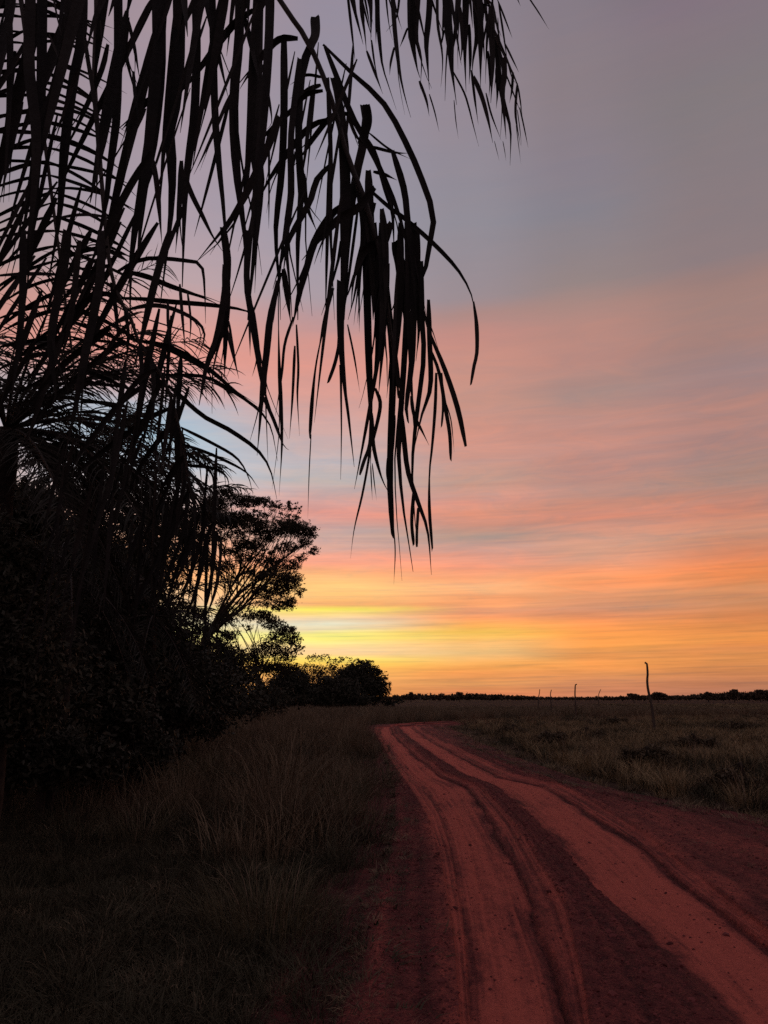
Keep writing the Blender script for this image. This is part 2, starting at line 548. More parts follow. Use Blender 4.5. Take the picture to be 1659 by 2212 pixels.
# tyre-drawn streaks along the track, wandering edges, small hollows
streak = fbm(X * 9 + 40, YY * 0.35 + 9, 3, 4)
patch = fbm(X * 2.2 + 11, YY * 0.7 + 5, 13, 4)
finek = fbm(LAT * 5.3 + 3, YY * 0.16 + 1, 23, 3)
shallow = fbm(X * 1.1 + 70, YY * 0.5 + 31, 33, 3)
D2 = D + (streak - 0.5) * 0.36 + (patch - 0.5) * 0.34 + (finek - 0.5) * 0.42
# short dark scuffs inside the sandy tracks
scuff = np.clip((fbm(LAT * 7.2 + 90, YY * 0.62 + 17, 43, 3) - 0.60) * 5, 0, 1)
D2 = D2 - scuff * 0.30 * (D > 0.35)
D2 = D2 + (tyre - 0.5) * 0.85 * np.clip(D * 1.6, 0.25, 1) + (fbm(X * 22, YY * 9, 79, 3) - 0.5) * 0.35
D2 = np.clip(D2, 0, 1)
ridge = np.exp(-((((LAT * 2.0) % 1.0) - 0.5) / 0.10) ** 2) * 0.008
H2 = H + (tyre - 0.5) * 0.030 + ridge * (D > 0.3) + (fbm(X * 26 + 5, YY * 14, 57, 2) - 0.5) * 0.016 * (D < 0.5) + (streak - 0.5) * 0.014 + (shallow - 0.5) * 0.05 + (fbm(X * 14, YY * 8, 53, 3) - 0.5) * 0.014
NV = X.shape[0]
V = np.stack([X, YY, H2], axis=-1).reshape(-1, 3)
I = np.arange(NV * NU).reshape(NV, NU)
F = np.stack([I[:-1, :-1], I[1:, :-1], I[1:, 1:], I[:-1, 1:]], axis=-1).reshape(-1, 4)

V_ROAD, F_ROAD = V, F
mr_ = bpy.data.materials.new('laterite_road')
mr_.use_nodes = True
t = mr_.node_tree
pb = t.nodes['Principled BSDF']
pb.inputs['Roughness'].default_value = 0.95
pb.inputs['Specular IOR Level'].default_value = 0.1
at_ = t.nodes.new('ShaderNodeAttribute')
at_.attribute_name = 'dust'
tcn = t.nodes.new('ShaderNodeTexCoord')
gr_ = noise_n(t, tcn.outputs['Object'], 70.0, 3.0, 0.75)
gr2 = noise_n(t, tcn.outputs['Object'], 16.0, 4.0, 0.7)
dd = math_n(t, 'ADD', at_.outputs['Fac'], math_n(t, 'MULTIPLY', math_n(t, 'SUBTRACT', gr_, 0.5), 1.25))
dd = math_n(t, 'ADD', dd, math_n(t, 'MULTIPLY', math_n(t, 'SUBTRACT', gr2, 0.5), 0.75), True)
rp = t.nodes.new('ShaderNodeValToRGB')
rp.color_ramp.elements[0].position = 0.0
rp.color_ramp.elements[0].color = (0.062, 0.019, 0.021, 1)
rp.color_ramp.elements[1].position = 1.0
rp.color_ramp.elements[1].color = (0.52, 0.122, 0.090, 1)
e = rp.color_ramp.elements.new(0.4)
e.color = (0.175, 0.045, 0.042, 1)
t.links.new(dd, rp.inputs[0])
t.links.new(rp.outputs[0], pb.inputs['Base Color'])
bn = t.nodes.new('ShaderNodeBump')
bn.inputs['Strength'].default_value = 1.0
bn.inputs['Distance'].default_value = 0.02
t.links.new(math_n(t, 'ADD', gr_, gr2), bn.inputs['Height'])
t.links.new(bn.outputs[0], pb.inputs['Normal'])
road = mesh_obj('dirt_road', V, F, mr_, None, True)
a_ = road.data.attributes.new('dust', 'FLOAT', 'POINT')
a_.data.foreach_set('value', D2.reshape(-1).astype(np.float32))
tag(road, kind='structure')

# ground sheet
gx = np.concatenate([[-4500, -1500, -600], np.linspace(-200, 240, 150), [700, 1600, 4500]])
gy = np.concatenate([[-60, -10], np.linspace(0, 60, 90), np.linspace(63, 300, 60), [420, 700, 1200, 2500, 6000]])
GX, GY = np.meshgrid(gx, gy)
GZ = -0.06 + (fbm(GX * 0.22 + 300, GY * 0.22 + 100, 61, 3) - 0.5) * 0.10
near = np.clip(1 - np.minimum(np.abs(GX - road_x('s3', GY.ravel()).reshape(GY.shape)) / 6, 1), 0, 1)
GZ = np.where((GY < 75), GZ * (1 - near) - 0.06 * near - 0.05 * near, GZ)
GV = np.stack([GX, GY, GZ], -1).reshape(-1, 3)
I = np.arange(GX.size).reshape(GX.shape)
GF = np.stack([I[:-1, :-1], I[:-1, 1:], I[1:, 1:], I[1:, :-1]], -1).reshape(-1, 4)
mg = bpy.data.materials.new('savanna_ground')
mg.use_nodes = True
t = mg.node_tree
pb = t.nodes['Principled BSDF']
pb.inputs['Roughness'].default_value = 0.95
pb.inputs['Specular IOR Level'].default_value = 0.05
tcn = t.nodes.new('ShaderNodeTexCoord')
n1 = noise_n(t, tcn.outputs['Object'], 0.35, 5.0, 0.65)
n2 = noise_n(t, tcn.outputs['Object'], 9.0, 5.0, 0.7)
rp = t.nodes.new('ShaderNodeValToRGB')
rp.color_ramp.elements[0].position = 0.3
rp.color_ramp.elements[0].color = (0.030, 0.021, 0.015, 1)
rp.color_ramp.elements[1].position = 0.7
rp.color_ramp.elements[1].color = (0.062, 0.034, 0.026, 1)
t.links.new(math_n(t, 'ADD', math_n(t, 'MULTIPLY', n1, 0.55), math_n(t, 'MULTIPLY', n2, 0.45)), rp.inputs[0])
t.links.new(rp.outputs[0], pb.inputs['Base Color'])
bn = t.nodes.new('ShaderNodeBump')
bn.inputs['Strength'].default_value = 0.8
bn.inputs['Distance'].default_value = 0.04
t.links.new(n2, bn.inputs['Height'])
t.links.new(bn.outputs[0], pb.inputs['Normal'])
ground = mesh_obj('ground', GV, GF, mg, None, True)
tag(ground, kind='structure')

# ---------------------------------------------------------------- leaf builders
CROPS = {'g': (0.4687, 0.0, 950.6), 'v': (1.0, 0.0, 0.0), 'a': (0.3646, 0.0, 0.0), 'b': (0.4166, 518.4, 0.0), 'c': (0.3646, 0.0, 518.4),
         'd': (0.4166, 432.0, 605.0), 'e': (0.2604, 777.6, 0.0), 'f': (0.2604, 432.1, 1036.8)}
CAMP = np.array((0, 0, EYE))


def leaf_strip(C, W, roll0=0.0, roll1=0.0, fold=0.22, up=None):
    """a folded leaflet: three points across, keel raised"""
    T = tangents(C)
    Vw = C - CAMP if up is None else np.broadcast_to(np.asarray(up, float), C.shape)
    Sd = np.cross(T, Vw)
    Sd /= np.maximum(np.linalg.norm(Sd, axis=1, keepdims=True), 1e-9)
    N = np.cross(Sd, T)
    n = len(C)
    ph = np.linspace(roll0, roll1, n)[:, None]
    S2 = Sd * np.cos(ph) + N * np.sin(ph)
    N2 = np.cross(S2, T)
    w = W[:, None] * 0.5
    L = C - S2 * w
    R = C + S2 * w
    K = C + N2 * w * 2 * fold
    V = np.stack([L, K, R], 1).reshape(-1, 3)
    F = []
    for i in range(n - 1):
        a = 3 * i
        F += [(a, a + 1, a + 4, a + 3), (a + 1, a + 2, a + 5, a + 4)]
    return V, F


NARROW = 0.80


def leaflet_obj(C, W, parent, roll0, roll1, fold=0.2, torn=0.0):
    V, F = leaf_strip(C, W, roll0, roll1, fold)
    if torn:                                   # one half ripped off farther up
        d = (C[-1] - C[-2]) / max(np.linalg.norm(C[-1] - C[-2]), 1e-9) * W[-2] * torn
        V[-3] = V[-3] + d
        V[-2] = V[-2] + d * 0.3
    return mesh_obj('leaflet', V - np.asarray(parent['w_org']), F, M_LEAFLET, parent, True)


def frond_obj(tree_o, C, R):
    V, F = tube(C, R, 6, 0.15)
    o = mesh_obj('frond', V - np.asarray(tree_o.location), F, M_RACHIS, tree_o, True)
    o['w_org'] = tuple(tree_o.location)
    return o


def traced(parent, depth, text, jit=0.07):
    """each line: crop letter, widths (b = torn blunt tip), then the places the leaflet passes through"""
    for row in text.strip().splitlines():
        row = row.strip()
        if not row:
            continue
        q = row.split()
        k, ox, oy = CROPS[q[0]]
        blunt = q[1].endswith('b')
        ws = [float(x) * k for x in q[1].rstrip('b').split(',')]
        pts = [tuple(float(z) for z in p.split(',')) for p in q[2:]]
        pts = [(x * k + ox, y * k + oy) for x, y in pts]
        dep = depth + rnd.uniform(-jit, jit)
        n = 14
        sway = rnd.uniform(-0.05, 0.05)
        P = [at(u, v, dep + sway * i / max(1, len(pts) - 1)) for i, (u, v) in enumerate(pts)]
        C = catmull(P, n)
        tt = np.linspace(0, 1, n)
        w = np.interp(tt, np.linspace(0, 1, len(ws)), ws)
        if len(ws) == 1:
            w = w * np.interp(tt, [0, 0.12, 0.45, 1], [0.72, 1.0, 0.95, 0.55])
        if not blunt:
            w = w * np.clip((1.0 - tt) / 0.42, 0.07, 1.0) ** 0.8
        else:
            w = w * np.interp(tt, [0, 0.9, 1], [1, 1, 0.55])
        w = w * np.interp(tt, [0, 0.1], [0.8, 1.0])
        w = w * (1 + 0.035 * np.sin(tt * rnd.uniform(5, 12) + rnd.uniform(0, 6)))
        r0 = rnd.uniform(-0.35, 0.35)
        r1 = r0 + rnd.uniform(-0.5, 0.5)
        if not blunt and max(ws) > 11 and rnd.random() < 0.55:      # a split-off sliver near the tip
            j = rnd.randint(6, 9)
            m_ = n - j
            off = rnd.choice((-1, 1)) * max(w) * dep / FV
            tq = np.linspace(0, 1, m_)[:, None]
            Cs = C[j:] + np.array((1.0, 0.1, 0)) * off * (0.18 + 1.0 * tq ** 1.3) + np.array((0, 0, -0.4)) * abs(off) * tq * rnd.uniform(-3, 3)
            leaflet_obj(Cs, max(w) * 0.26 * dep / FV * np.linspace(1, 0.1, m_), parent, 0.2, rnd.uniform(-0.5, 0.5))
        leaflet_obj(C, w * dep / FV * NARROW, parent, r0, r1, 0.2, 0.0 if not blunt else rnd.uniform(-1.4, 1.4))


def hang(P0, d0, L, g, n=10, sway=0.0):
    """a leaflet that leaves along d0 and is pulled down by its weight"""
    P = [np.asarray(P0, float)]
    d = np.asarray(d0, float)
    d = d / np.linalg.norm(d)
    st = L / (n - 1)
    sw = np.array((rnd.uniform(-1, 1), rnd.uniform(-1, 1), 0)) * sway
    for i in range(n - 1):
        P.append(P[-1] + d * st)
        d = d + np.array((0, 0, -1.0)) * g * st + sw * st
        d = d / np.linalg.norm(d)
    return np.array(P)


def blade_w(n, w, base=0.5, tip=0.06):
    t = np.linspace(0, 1, n)
    return w * np.interp(t, [0, 0.15, 0.4, 0.7, 1], [base, 0.95, 1.0, 0.72, tip])


def extra(fr, dep, n, u0, u1, v0, v1, l0, l1, w0, w1, slant):
    for i in range(n):
        u, v = rnd.uniform(u0, u1), rnd.uniform(v0, v1)
        P0 = at(u, v, dep + rnd.uniform(-0.15, 0.25))
        sx = rnd.gauss(slant, 0.11)
        Cc = hang(P0, (sx, rnd.uniform(-0.12, 0.12), -1.0 + abs(sx) * 0.4), rnd.uniform(l0, l1), rnd.uniform(0.0, 0.35), 11, 0.09)
        leaflet_obj(Cc, blade_w(11, rnd.uniform(w0, w1), 0.4), fr, rnd.uniform(-0.8, 0.8), rnd.uniform(-0.8, 0.8))


# ---------------------------------------------------------------- the near palm: crown over the camera's left shoulder
CROWN = np.array((-2.5, 3.1, 6.3))
near_palm = empty('palm_tree', (-2.75, 3.2, 0), 'big drooping palm whose long torn leaflets hang across the sky', 'palm tree', 'palms beside the track')
LOC = np.array(near_palm.location)
pc = catmull([(-2.75, 3.2, -0.1), (-2.72, 3.2, 1.5), (-2.6, 3.15, 4.0), tuple(CROWN - np.array((0, 0, 0.1)))], 40)
V, F = tube(pc, 0.17 + 0.03 * np.sin(np.arange(40) * 2.1) + 0.05 * np.linspace(1, 0, 40) ** 4, 14, 0.08)
mesh_obj('trunk', V - LOC, F, M_PTRUNK, near_palm, True)
sp = Soup()
for i in range(26):
    a = i * 2.4
    z = 5.0 + i * 0.05
    c0 = np.array((-2.55 + 0.13 * math.cos(a), 3.12 + 0.13 * math.sin(a), z))
    sp.add(*tube(catmull([c0, c0 + np.array((0.10 * math.cos(a), 0.10 * math.sin(a), 0.22)), c0 + np.array((0.22 * math.cos(a), 0.22 * math.sin(a), 0.40))], 5), [0.06, 0.05, 0.045, 0.04, 0.02], 6))
sp.build('leaf_base', M_PTRUNK, near_palm, True, LOC)

vv = lambda k, L: [(x * CROPS[k][0] + CROPS[k][1], y * CROPS[k][0] + CROPS[k][2]) for x, y in L]


def rachis(points3, view, depth, r0, r1, n=46):
    P = [np.asarray(p, float) for p in points3] + [at(u, v, depth) for u, v in view]
    C = catmull(P, n)
    return C, np.linspace(r0, r1, n)


# frond hanging in the middle of the picture
DA = 2.45
C, R = rachis([CROWN, (-1.7, 2.9, 6.3), (-1.0, 2.65, 5.5)], [(585, -30)] + vv('b', [(330, 180), (430, 390), (500, 600), (560, 820), (650, 1050), (740, 1400)]) + [(842, 700), (862, 860)], DA, 0.020, 0.004)
R[22:40] = np.maximum(R[22:40], 0.010)
fA = frond_obj(near_palm, C, R)
traced(fA, DA, """
b 85,95,60 150,-60 100,0 85,400 70,700 100,980 40,1659
b 60,66,40 228,200 228,600 215,900 185,1200 205,1500 210,1659
b 72,60,60 395,86 388,190 330,330 308,520 305,800 318,1000 300,1250 300,1659
b 78,74,60b 388,80 390,180 360,240
b 40 330,900 345,1060 400,1205
b 45,52,30 310,300 265,700 265,1000 240,1250 260,1500 270,1659
d 9,8,34,32,9 405,0 408,300 412,470 420,650 425,850 410,1120
b 50,92,90,80 480,400 520,560 545,900 540,1300 520,1659
d 75,45,22,22 730,0 730,300 750,550 780,800 800,970
b 40 455,400 470,800 470,1200 490,1659
b 40 430,470 345,490 270,570 140,690 50,810
b 46 450,620 360,660 250,790 140,950 90,1070
b 46 475,850 400,930 360,1050 260,1230 200,1400 170,1500
b 56 535,1060 460,1130 380,1270 330,1460 280,1659
b 62 700,970 610,1080 520,1130 450,1200 320,1350
b 62 780,1160 720,1250 640,1310 560,1530
b 52 300,200 215,200 150,250 50,380 0,460
b 25 425,400 340,390 260,440
b 34 420,440 345,470 290,540
b 44 560,590 480,600 400,690 340,780 280,860
b 22,40,46,44,34b 430,230 570,370 740,530 860,740 950,950 1002,1120 985,1260 960,1400 925,1490
b 30,34,28,20 690,1000 780,1080 850,1130 1000,1260 1130,1400 1200,1530 1225,1659
d 14,32,26,22b 1418,110 1434,230 1436,370 1420,450 1405,540
b 46 440,240 510,420 580,600 680,780 760,950 830,1130 890,1400 905,1620
b 50 790,780 850,980 870,1150 900,1400 915,1659
b 40 640,700 700,800 760,1000 790,1100 800,1330
b 16 670,690 770,770 885,825
b 24 680,760 800,790 875,795
b 26 690,890 750,905 815,935
b 66,62,60 640,540 655,600 640,740 605,900 560,1200 540,1659
b 66,60b 655,540 662,640 620,760
b 60 785,1150 735,1300 705,1450 690,1659
b 66 665,880 680,1300 690,1659
b 52 735,1080 755,1300 755,1659
b 80 800,1250 835,1400 850,1659
b 40 880,1400 900,1500 912,1659
b 44 600,900 640,1200 600,1500 560,1659
b 36 700,1050 640,1250 590,1450 575,1600
b 30 560,600 600,700 650,760
d 60,58,50,26 860,-300 865,0 872,300 882,600 887,760 884,980
d 50 905,-300 912,0 922,300 900,560 880,700
d 52,50,46,40b 955,-300 962,0 1000,400 990,800 985,1050 1000,1345
d 10,8,6 1000,1250 1012,1400 1005,1580
d 52,44,40,30 1075,-300 1080,0 1060,400 1040,700 1030,900 1050,1150 1085,1380 1105,1512
d 50,48,46,20b 1110,-300 1110,0 1100,400 1070,650 1080,745
d 36 1150,-100 1152,200 1160,400 1130,650 1108,850 1100,1000 1115,1250 1130,1385
d 38 1185,100 1190,300 1195,550 1150,700 1110,880
d 22,24,18,10,24,22b 1225,480 1220,650 1205,850 1190,1000 1190,1200 1205,1390
d 36 1045,680 1060,850 1080,1000 1130,1150 1180,1300 1200,1528
d 30 890,690 900,860 940,1020 985,1115
d 28,26,24b 890,700 880,850 850,940 828,1012
d 20,16,8 884,860 870,960 840,1120 800,1290 780,1445
d 9 885,960 889,1050 894,1142
d 9 893,950 905,1060 916,1142
d 28 908,560 935,640 915,760 890,890
d 26,24,22b 1110,1090 1098,1250 1108,1372
d 20,18b 1132,1180 1125,1300 1124,1382
d 12,22,32,38,34b 1130,40 1190,270 1240,390 1290,520 1340,680 1378,862
d 10 1150,150 1200,250 1242,375
d 20,28,28,26b 1195,360 1240,480 1270,650 1295,800 1300,942
d 18,16b 1252,480 1260,650 1253,757
d 9 1270,620 1300,720 1312,820 1318,892
d 26 1095,600 1110,700 1150,780 1188,857
d 14 765,230 800,400 829,582
d 25,24b 722,330 700,430 665,530
d 26,24,12 690,40 652,180 628,300 606,420
d 10,16,34,30b 628,300 600,450 582,620 568,825
d 8,7,5 576,800 566,1000 559,1236
d 24 735,340 745,520 770,700 798,940
d 22 485,190 440,330 425,480 405,620 390,705
d 18 500,230 510,450 505,600 516,808
d 22 492,340 480,600 464,822
d 26,50,44,24 420,-40 368,170 345,380 325,550 310,750 296,910
d 46 262,120 300,350 322,490
d 26 325,600 380,720 430,850 462,882
d 62,60,44 135,-80 132,200 80,330 30,460 -5,650
d 25 130,230 160,340 202,512
d 16 822,-20 825,120 826,272
d 46 432,-60 455,100 472,232
d 44 545,-60 505,120 480,240
d 60 940,-300 950,100 930,380 905,500
d 56 1040,-300 1035,100 1010,450 985,620
d 46 1130,-250 1125,60 1135,250 1120,420
d 34 1000,300 1030,520 1060,640
d 40 985,900 978,1000 990,1120
d 22 1010,700 1000,860 985,1020
""")

# frond across the top, a little farther off
DB = 3.9
C, R = rachis([CROWN, (-1.5, 3.4, 7.0), (-0.4, 3.8, 7.1)], [(930, -120)] + vv('e', [(1000, -60), (1085, 20), (1108, 130), (1120, 290), (1200, 470), (1262, 590), (1312, 720)]), DB, 0.020, 0.004)
fB = frond_obj(near_palm, C, R)
NARROW = 1.06
traced(fB, DB, """
e 45 -10,-350 10,-100 15,100 40,280 55,440
e 28 55,420 130,620 190,782
e 46 80,-350 85,-80 92,150 90,345
e 20 95,330 120,520 150,655
e 54,50,40,22,18 135,-350 140,-80 150,200 170,420 190,560 240,720 302,910
e 22 210,-300 215,-50 240,200 272,335
e 50,48,44,34,22 265,-350 270,-80 285,200 310,450 340,660 380,830 422,975
e 25 345,-200 330,-50 300,150 215,265
e 24 285,390 255,520 246,625
e 18 280,-20 315,140 350,250
e 20 395,230 360,320 328,398
e 98,95,80,40 435,-350 440,-100 440,100 430,300 470,550 497,645
e 40 490,-300 490,-60 470,300 510,480 500,742
e 68,64,56,26 585,-350 582,-80 570,150 550,350 560,520 576,745
e 32 630,-300 640,-60 645,200 680,420 685,560 670,725
e 96,92,70,30 715,-350 720,-80 730,200 750,380 760,560 802,870
e 20 700,250 690,290 668,405
e 62 830,-350 820,-80 800,200 770,400 750,565
e 70,68,50,24 885,-350 880,-80 875,200 870,450 880,765
e 28 492,670 550,830 575,965
e 14 575,780 620,930 657,1095
e 18 765,580 860,760 900,880 940,1040 986,1218
e 10 780,830 795,1000 817,1152
e 60 950,-200 960,100 970,300 940,480 928,625
e 27 925,580 950,800 982,1035
e 60 985,-150 1000,180 1000,400 1000,725
e 42 940,630 1010,800 1060,980 1102,1185
e 30 1030,-120 1045,100 1060,220 1050,400 1040,695
e 56 1080,60 1092,320 1100,550 1085,855
e 56,50,34,16 1122,300 1142,400 1150,600 1180,800 1220,950 1250,1100 1245,1375
e 18 1045,770 1090,950 1172,1165
e 56,50,36,20 1195,470 1198,640 1182,760 1200,1000 1212,1155
e 26 1270,600 1260,750 1240,855
e 24 1305,690 1290,900 1300,1030 1332,1205
e 16 1312,720 1330,840 1346,955
e 14 1325,890 1360,1050 1396,1228
e 9 1305,910 1325,1060 1341,1212
e 8 1295,1040 1315,1200 1336,1365
e 7 1185,1170 1200,1250 1212,1335
e 6 1115,1170 1135,1250 1156,1335
e 14 1225,510 1260,640 1292,692
e 12 1150,420 1200,560 1225,640
e 15 945,85 1035,38 1135,107
e 22 1048,50 1040,180
e 40 830,60 850,330 835,520
e 34 905,200 915,480 905,700
e 30 1060,420 1080,640 1070,800
e 30 1130,560 1140,760 1130,900
e 12 1280,-60 1310,0 1332,52
e 14 1380,-60 1420,10 1480,100 1567,243
""")

NARROW = 0.82
extra(fB, DB, 26, 740, 1040, -110, -10, 0.35, 0.62, 0.012, 0.024, 0.10)
extra(fB, DB, 9, 1040, 1080, -20, 70, 0.28, 0.45, 0.010, 0.018, 0.06)
extra(fB, DB, 6, 1075, 1095, 80, 150, 0.2, 0.34, 0.008, 0.014, 0.06)
# frond right overhead: broad strips hanging straight down
DF = 1.85
C, R = rachis([CROWN, (-1.9, 2.3, 5.6)], [(-60, -200), (150, -120), (330, -80), (500, -60), (640, -40)], DF, 0.020, 0.008)
fF = frond_obj(near_palm, C, R)
traced(fF, DF, """
a 60 60,-250 50,0 60,300 50,700 20,1200
a 95,92,80,60 175,-260 180,0 172,400 215,800 190,1250 130,1659
a 95,90,80,60 255,-260 250,0 245,500 222,900 190,1400 150,1800
a 66 405,-250 405,0 390,250 330,480 230,850 150,1300 60,1659
a 70 430,150 330,480 225,860
a 92,88,80,60 488,-250 490,0 480,250 430,500 380,900 350,1300 280,1700
a 20 305,-100 320,0 345,130 372,235
a 52 690,-150 610,0 560,120 500,350
a 78,74,70,60 700,-250 700,0 700,300 690,700 650,1000 620,1250 520,1659
a 40 500,200 520,350 560,600 580,900 560,1320
a 46 900,0 870,60 800,200 740,400
a 124,120,100,70 938,-250 940,0 940,400 900,800 830,1200 780,1500 770,1900
a 112,108,84,60 1058,-250 1060,0 1060,300 1040,600 1000,750 1020,1000 1010,1300 950,1800
a 76,74,70,60 1160,-250 1160,0 1165,300 1150,700 1100,1100 1080,1700
a 60 1500,60 1390,140 1270,290 1110,500 1000,600
a 50 890,580 800,680 720,770
a 50,52,30 1200,-80 1230,40 1300,350 1350,570
a 62,60,60,50 1255,-200 1265,340 1275,700 1300,1000 1330,1300 1345,1659
a 82,80,84,70 1420,-200 1420,0 1415,250 1385,600 1400,1000 1450,1400 1460,1700
a 90,84,60,30 1530,-200 1530,0 1500,400 1480,800 1440,1200 1330,1400 1170,1545
a 82,80,70,40 1600,-200 1600,0 1590,300 1560,700 1505,1200 1470,1720
a 44 1080,1010 1135,1150 1200,1280 1260,1400 1320,1490
a 32 1365,560 1270,780 1200,930 1148,1035
a 60,64,40 1660,690 1560,930 1400,1250 1170,1545
a 30 1555,380 1610,700 1580,765
a 16 595,120 600,200 598,275
a 14 640,-60 590,160 545,250
a 20 290,200 330,300 350,360
a 34 750,90 790,250 830,480
a 30 790,420 800,560 825,750
a 46 860,640 780,820 740,1050
a 40 760,100 745,300 800,560
a 44 640,260 600,420 480,700 350,960
a 34 465,400 400,600 320,850
a 60 900,900 760,1120 620,1400 480,1659
a 18 905,910 800,1080 700,1260
a 46 900,930 930,1100 960,1450
a 50 1075,950 1060,1250 1040,1500
a 36 1100,1200 1000,1450 930,1659
a 30 1330,1380 1360,1540 1350,1700
a 40 90,300 60,560 10,900
a 50 130,600 60,900 0,1200
c 62,56,44 1015,-60 960,100 900,320 830,620 790,760
c 64,60,50,24 1320,-80 1345,100 1340,260 1300,500 1230,750 1196,930
c 50,52,44,28 1470,-60 1462,250 1490,450 1530,700 1555,860 1650,1140
c 46 1645,240 1585,600 1555,950 1528,1210
c 80,70,60,50 400,-60 370,200 300,600 330,900 300,1000
c 70,64,50 600,-60 590,250 500,700 445,1000 380,1300
c 60 140,-60 130,400 100,700 60,1000
c 50 470,0 440,300 400,560 330,800
c 40,36,20 1345,420 1335,600 1330,830
c 22 1355,480 1390,700 1415,820
c 24 995,360 995,480 1005,640
c 18 1110,300 1130,480 1120,640
c 26 1065,260 1080,450 1098,660
c 20 1475,430 1480,560 1482,690
""", 0.16)

# frond in the middle distance with leaflets to both sides
DC = 3.2
C, R = rachis([CROWN, (-2.2, 3.25, 5.9)], [(185, -130), (205, 200), (222, 420)] + vv('c', [(650, 150), (700, 330), (780, 480), (830, 620), (930, 760), (1000, 900), (1060, 1100), (1100, 1300), (1122, 1500)]), DC, 0.022, 0.005)
fC = frond_obj(near_palm, C, R)
traced(fC, DC, """
c 42 830,600 930,615 1050,655 1230,760 1400,900 1570,1020
c 30 850,600 1000,650 1150,730 1320,830
c 30 960,800 1200,808 1330,868 1500,980 1600,1100 1645,1310
c 38 995,860 1200,1040 1350,1120 1520,1240 1600,1360 1640,1535
c 26 1070,1110 1250,1200 1400,1290 1470,1400 1502,1525
c 26 1080,1210 1250,1270 1450,1370 1535,1475
c 26 1095,1335 1250,1350 1340,1400 1362,1490
c 24 1085,1250 1210,1340 1260,1400 1262,1510
c 36 770,410 880,388 1000,400 1150,470 1212,560 1170,705
c 24,40,38,24 700,345 850,350 1000,365 1290,390 1480,430 1522,525
c 46 760,190 880,220 1000,270 1200,340 1292,382
c 34 690,190 800,130 900,108 1080,120 1190,150 1212,300 1218,495
c 40 640,60 700,90 770,135
c 12 840,460 1000,510 1150,560 1245,642
c 52 655,520 560,590 500,640 350,760 150,1010
c 46 745,600 650,650 510,770 260,1010 110,1260
c 56 645,515 520,620 400,720 250,900
c 44 1000,1000 870,1060 750,1150 550,1300 340,1490
c 50 860,860 740,940 640,1050 480,1260 370,1440
c 42 960,830 890,980 840,1120 720,1320
c 44 1050,1060 930,1200 820,1360 760,1520
c 40 1090,1280 1000,1400 940,1520
c 40 930,770 860,800 760,900 620,1120
c 36 780,480 700,560 620,680 560,820
c 40 690,330 600,320 480,380 330,500
c 40 650,150 560,180 440,280 300,450
c 34 640,40 520,60 380,110 250,220
c 46 1040,1000 1050,1200 1040,1480
c 46 1080,1150 1090,1400 1075,1640
c 38 900,700 910,900 890,1200
c 38 830,620 840,820 820,1100
c 30 740,420 760,560 745,760
c 36 660,250 690,450 700,640
c 26 1110,1400 1150,1560 1160,1800
c 26 1100,1350 1200,1480 1240,1640
c 30 1100,1420 1060,1600 1030,1850
c 30 1115,1460 1100,1700 1110,2000
g 20,24,14 985,380 960,430 900,700 815,910
g 20,24,14 950,360 930,450 870,640 785,835
g 16,22,12 1000,420 985,560 950,760 895,885
g 20,24,14 920,340 900,400 850,560 775,730
g 16,20,12 1020,450 1012,580 985,720 925,870
g 18,22,12 890,330 870,450 800,640 740,860
g 18,22,12 860,300 840,440 760,650 690,800
g 16,20,12 900,300 895,460 880,640 860,800
g 14,18,10 830,280 800,420 720,600 640,700
g 14,18,10 960,440 950,640 945,900 940,1060
g 14,18,10 800,260 770,420 680,560 600,650
g 12,16,10 930,460 905,700 880,930 845,1090
""", 0.10)
extra(fC, DC, 26, 120, 470, 930, 1120, 0.35, 0.8, 0.010, 0.022, -0.14)

# frond at the picture's edge, leaflets nearly level
DD = 3.9
C, R = rachis([CROWN, (-2.45, 3.4, 5.8)], [(25, -60), (62, 120), (95, 300), (118, 470), (140, 640), (160, 800), (172, 930)], DD, 0.022, 0.005)
fD = frond_obj(near_palm, C, R)
T = tangents(C)
for i in range(12, 45):
    for sgn in (1, -1):
        for q in range(2 if i % 2 else 1):
            P0 = C[i] + (T[i] * 0.02 * q)
            d0 = np.array((sgn * rnd.uniform(0.85, 1.0), rnd.uniform(-0.35, 0.35), rnd.uniform(-0.08, 0.16))) + T[i] * rnd.uniform(0.05, 0.35)
            L = rnd.uniform(0.45, 0.66) * (1.0 - 0.35 * max(0, i - 34) / 10)
            Cc = hang(P0, d0, L, rnd.uniform(0.5, 1.5), 11, 0.25)
            leaflet_obj(Cc, blade_w(11, rnd.uniform(0.016, 0.026)), fD, rnd.uniform(-0.7, 0.7), rnd.uniform(-0.9, 0.9))
extra(fF, DF, 15, -30, 420, -260, 40, 0.45, 1.0, 0.020, 0.042, -0.12)
extra(fF, DF, 10, 380, 640, -200, 40, 0.3, 0.7, 0.015, 0.030, -0.05)
extra(fC, DC, 20, 40, 380, 350, 760, 0.4, 1.0, 0.018, 0.034, -0.32)
extra(fC, DC, 16, 260, 420, 650, 950, 0.3, 0.75, 0.014, 0.026, -0.1)
extra(fA, DA, 9, 770, 890, 420, 640, 0.4, 0.75, 0.010, 0.020, 0.02)
extra(fA, DA, 18, 560, 780, 60, 420, 0.4, 0.85, 0.008, 0.018, -0.12)
extra(fF, DF, 16, 0, 600, -120, 260, 0.35, 0.8, 0.006, 0.014, -0.16)
# finer drooping leaflets that fill out the middle-distance frond
for fr in (fA, fB, fC, fD, fF):
    del fr['w_org']


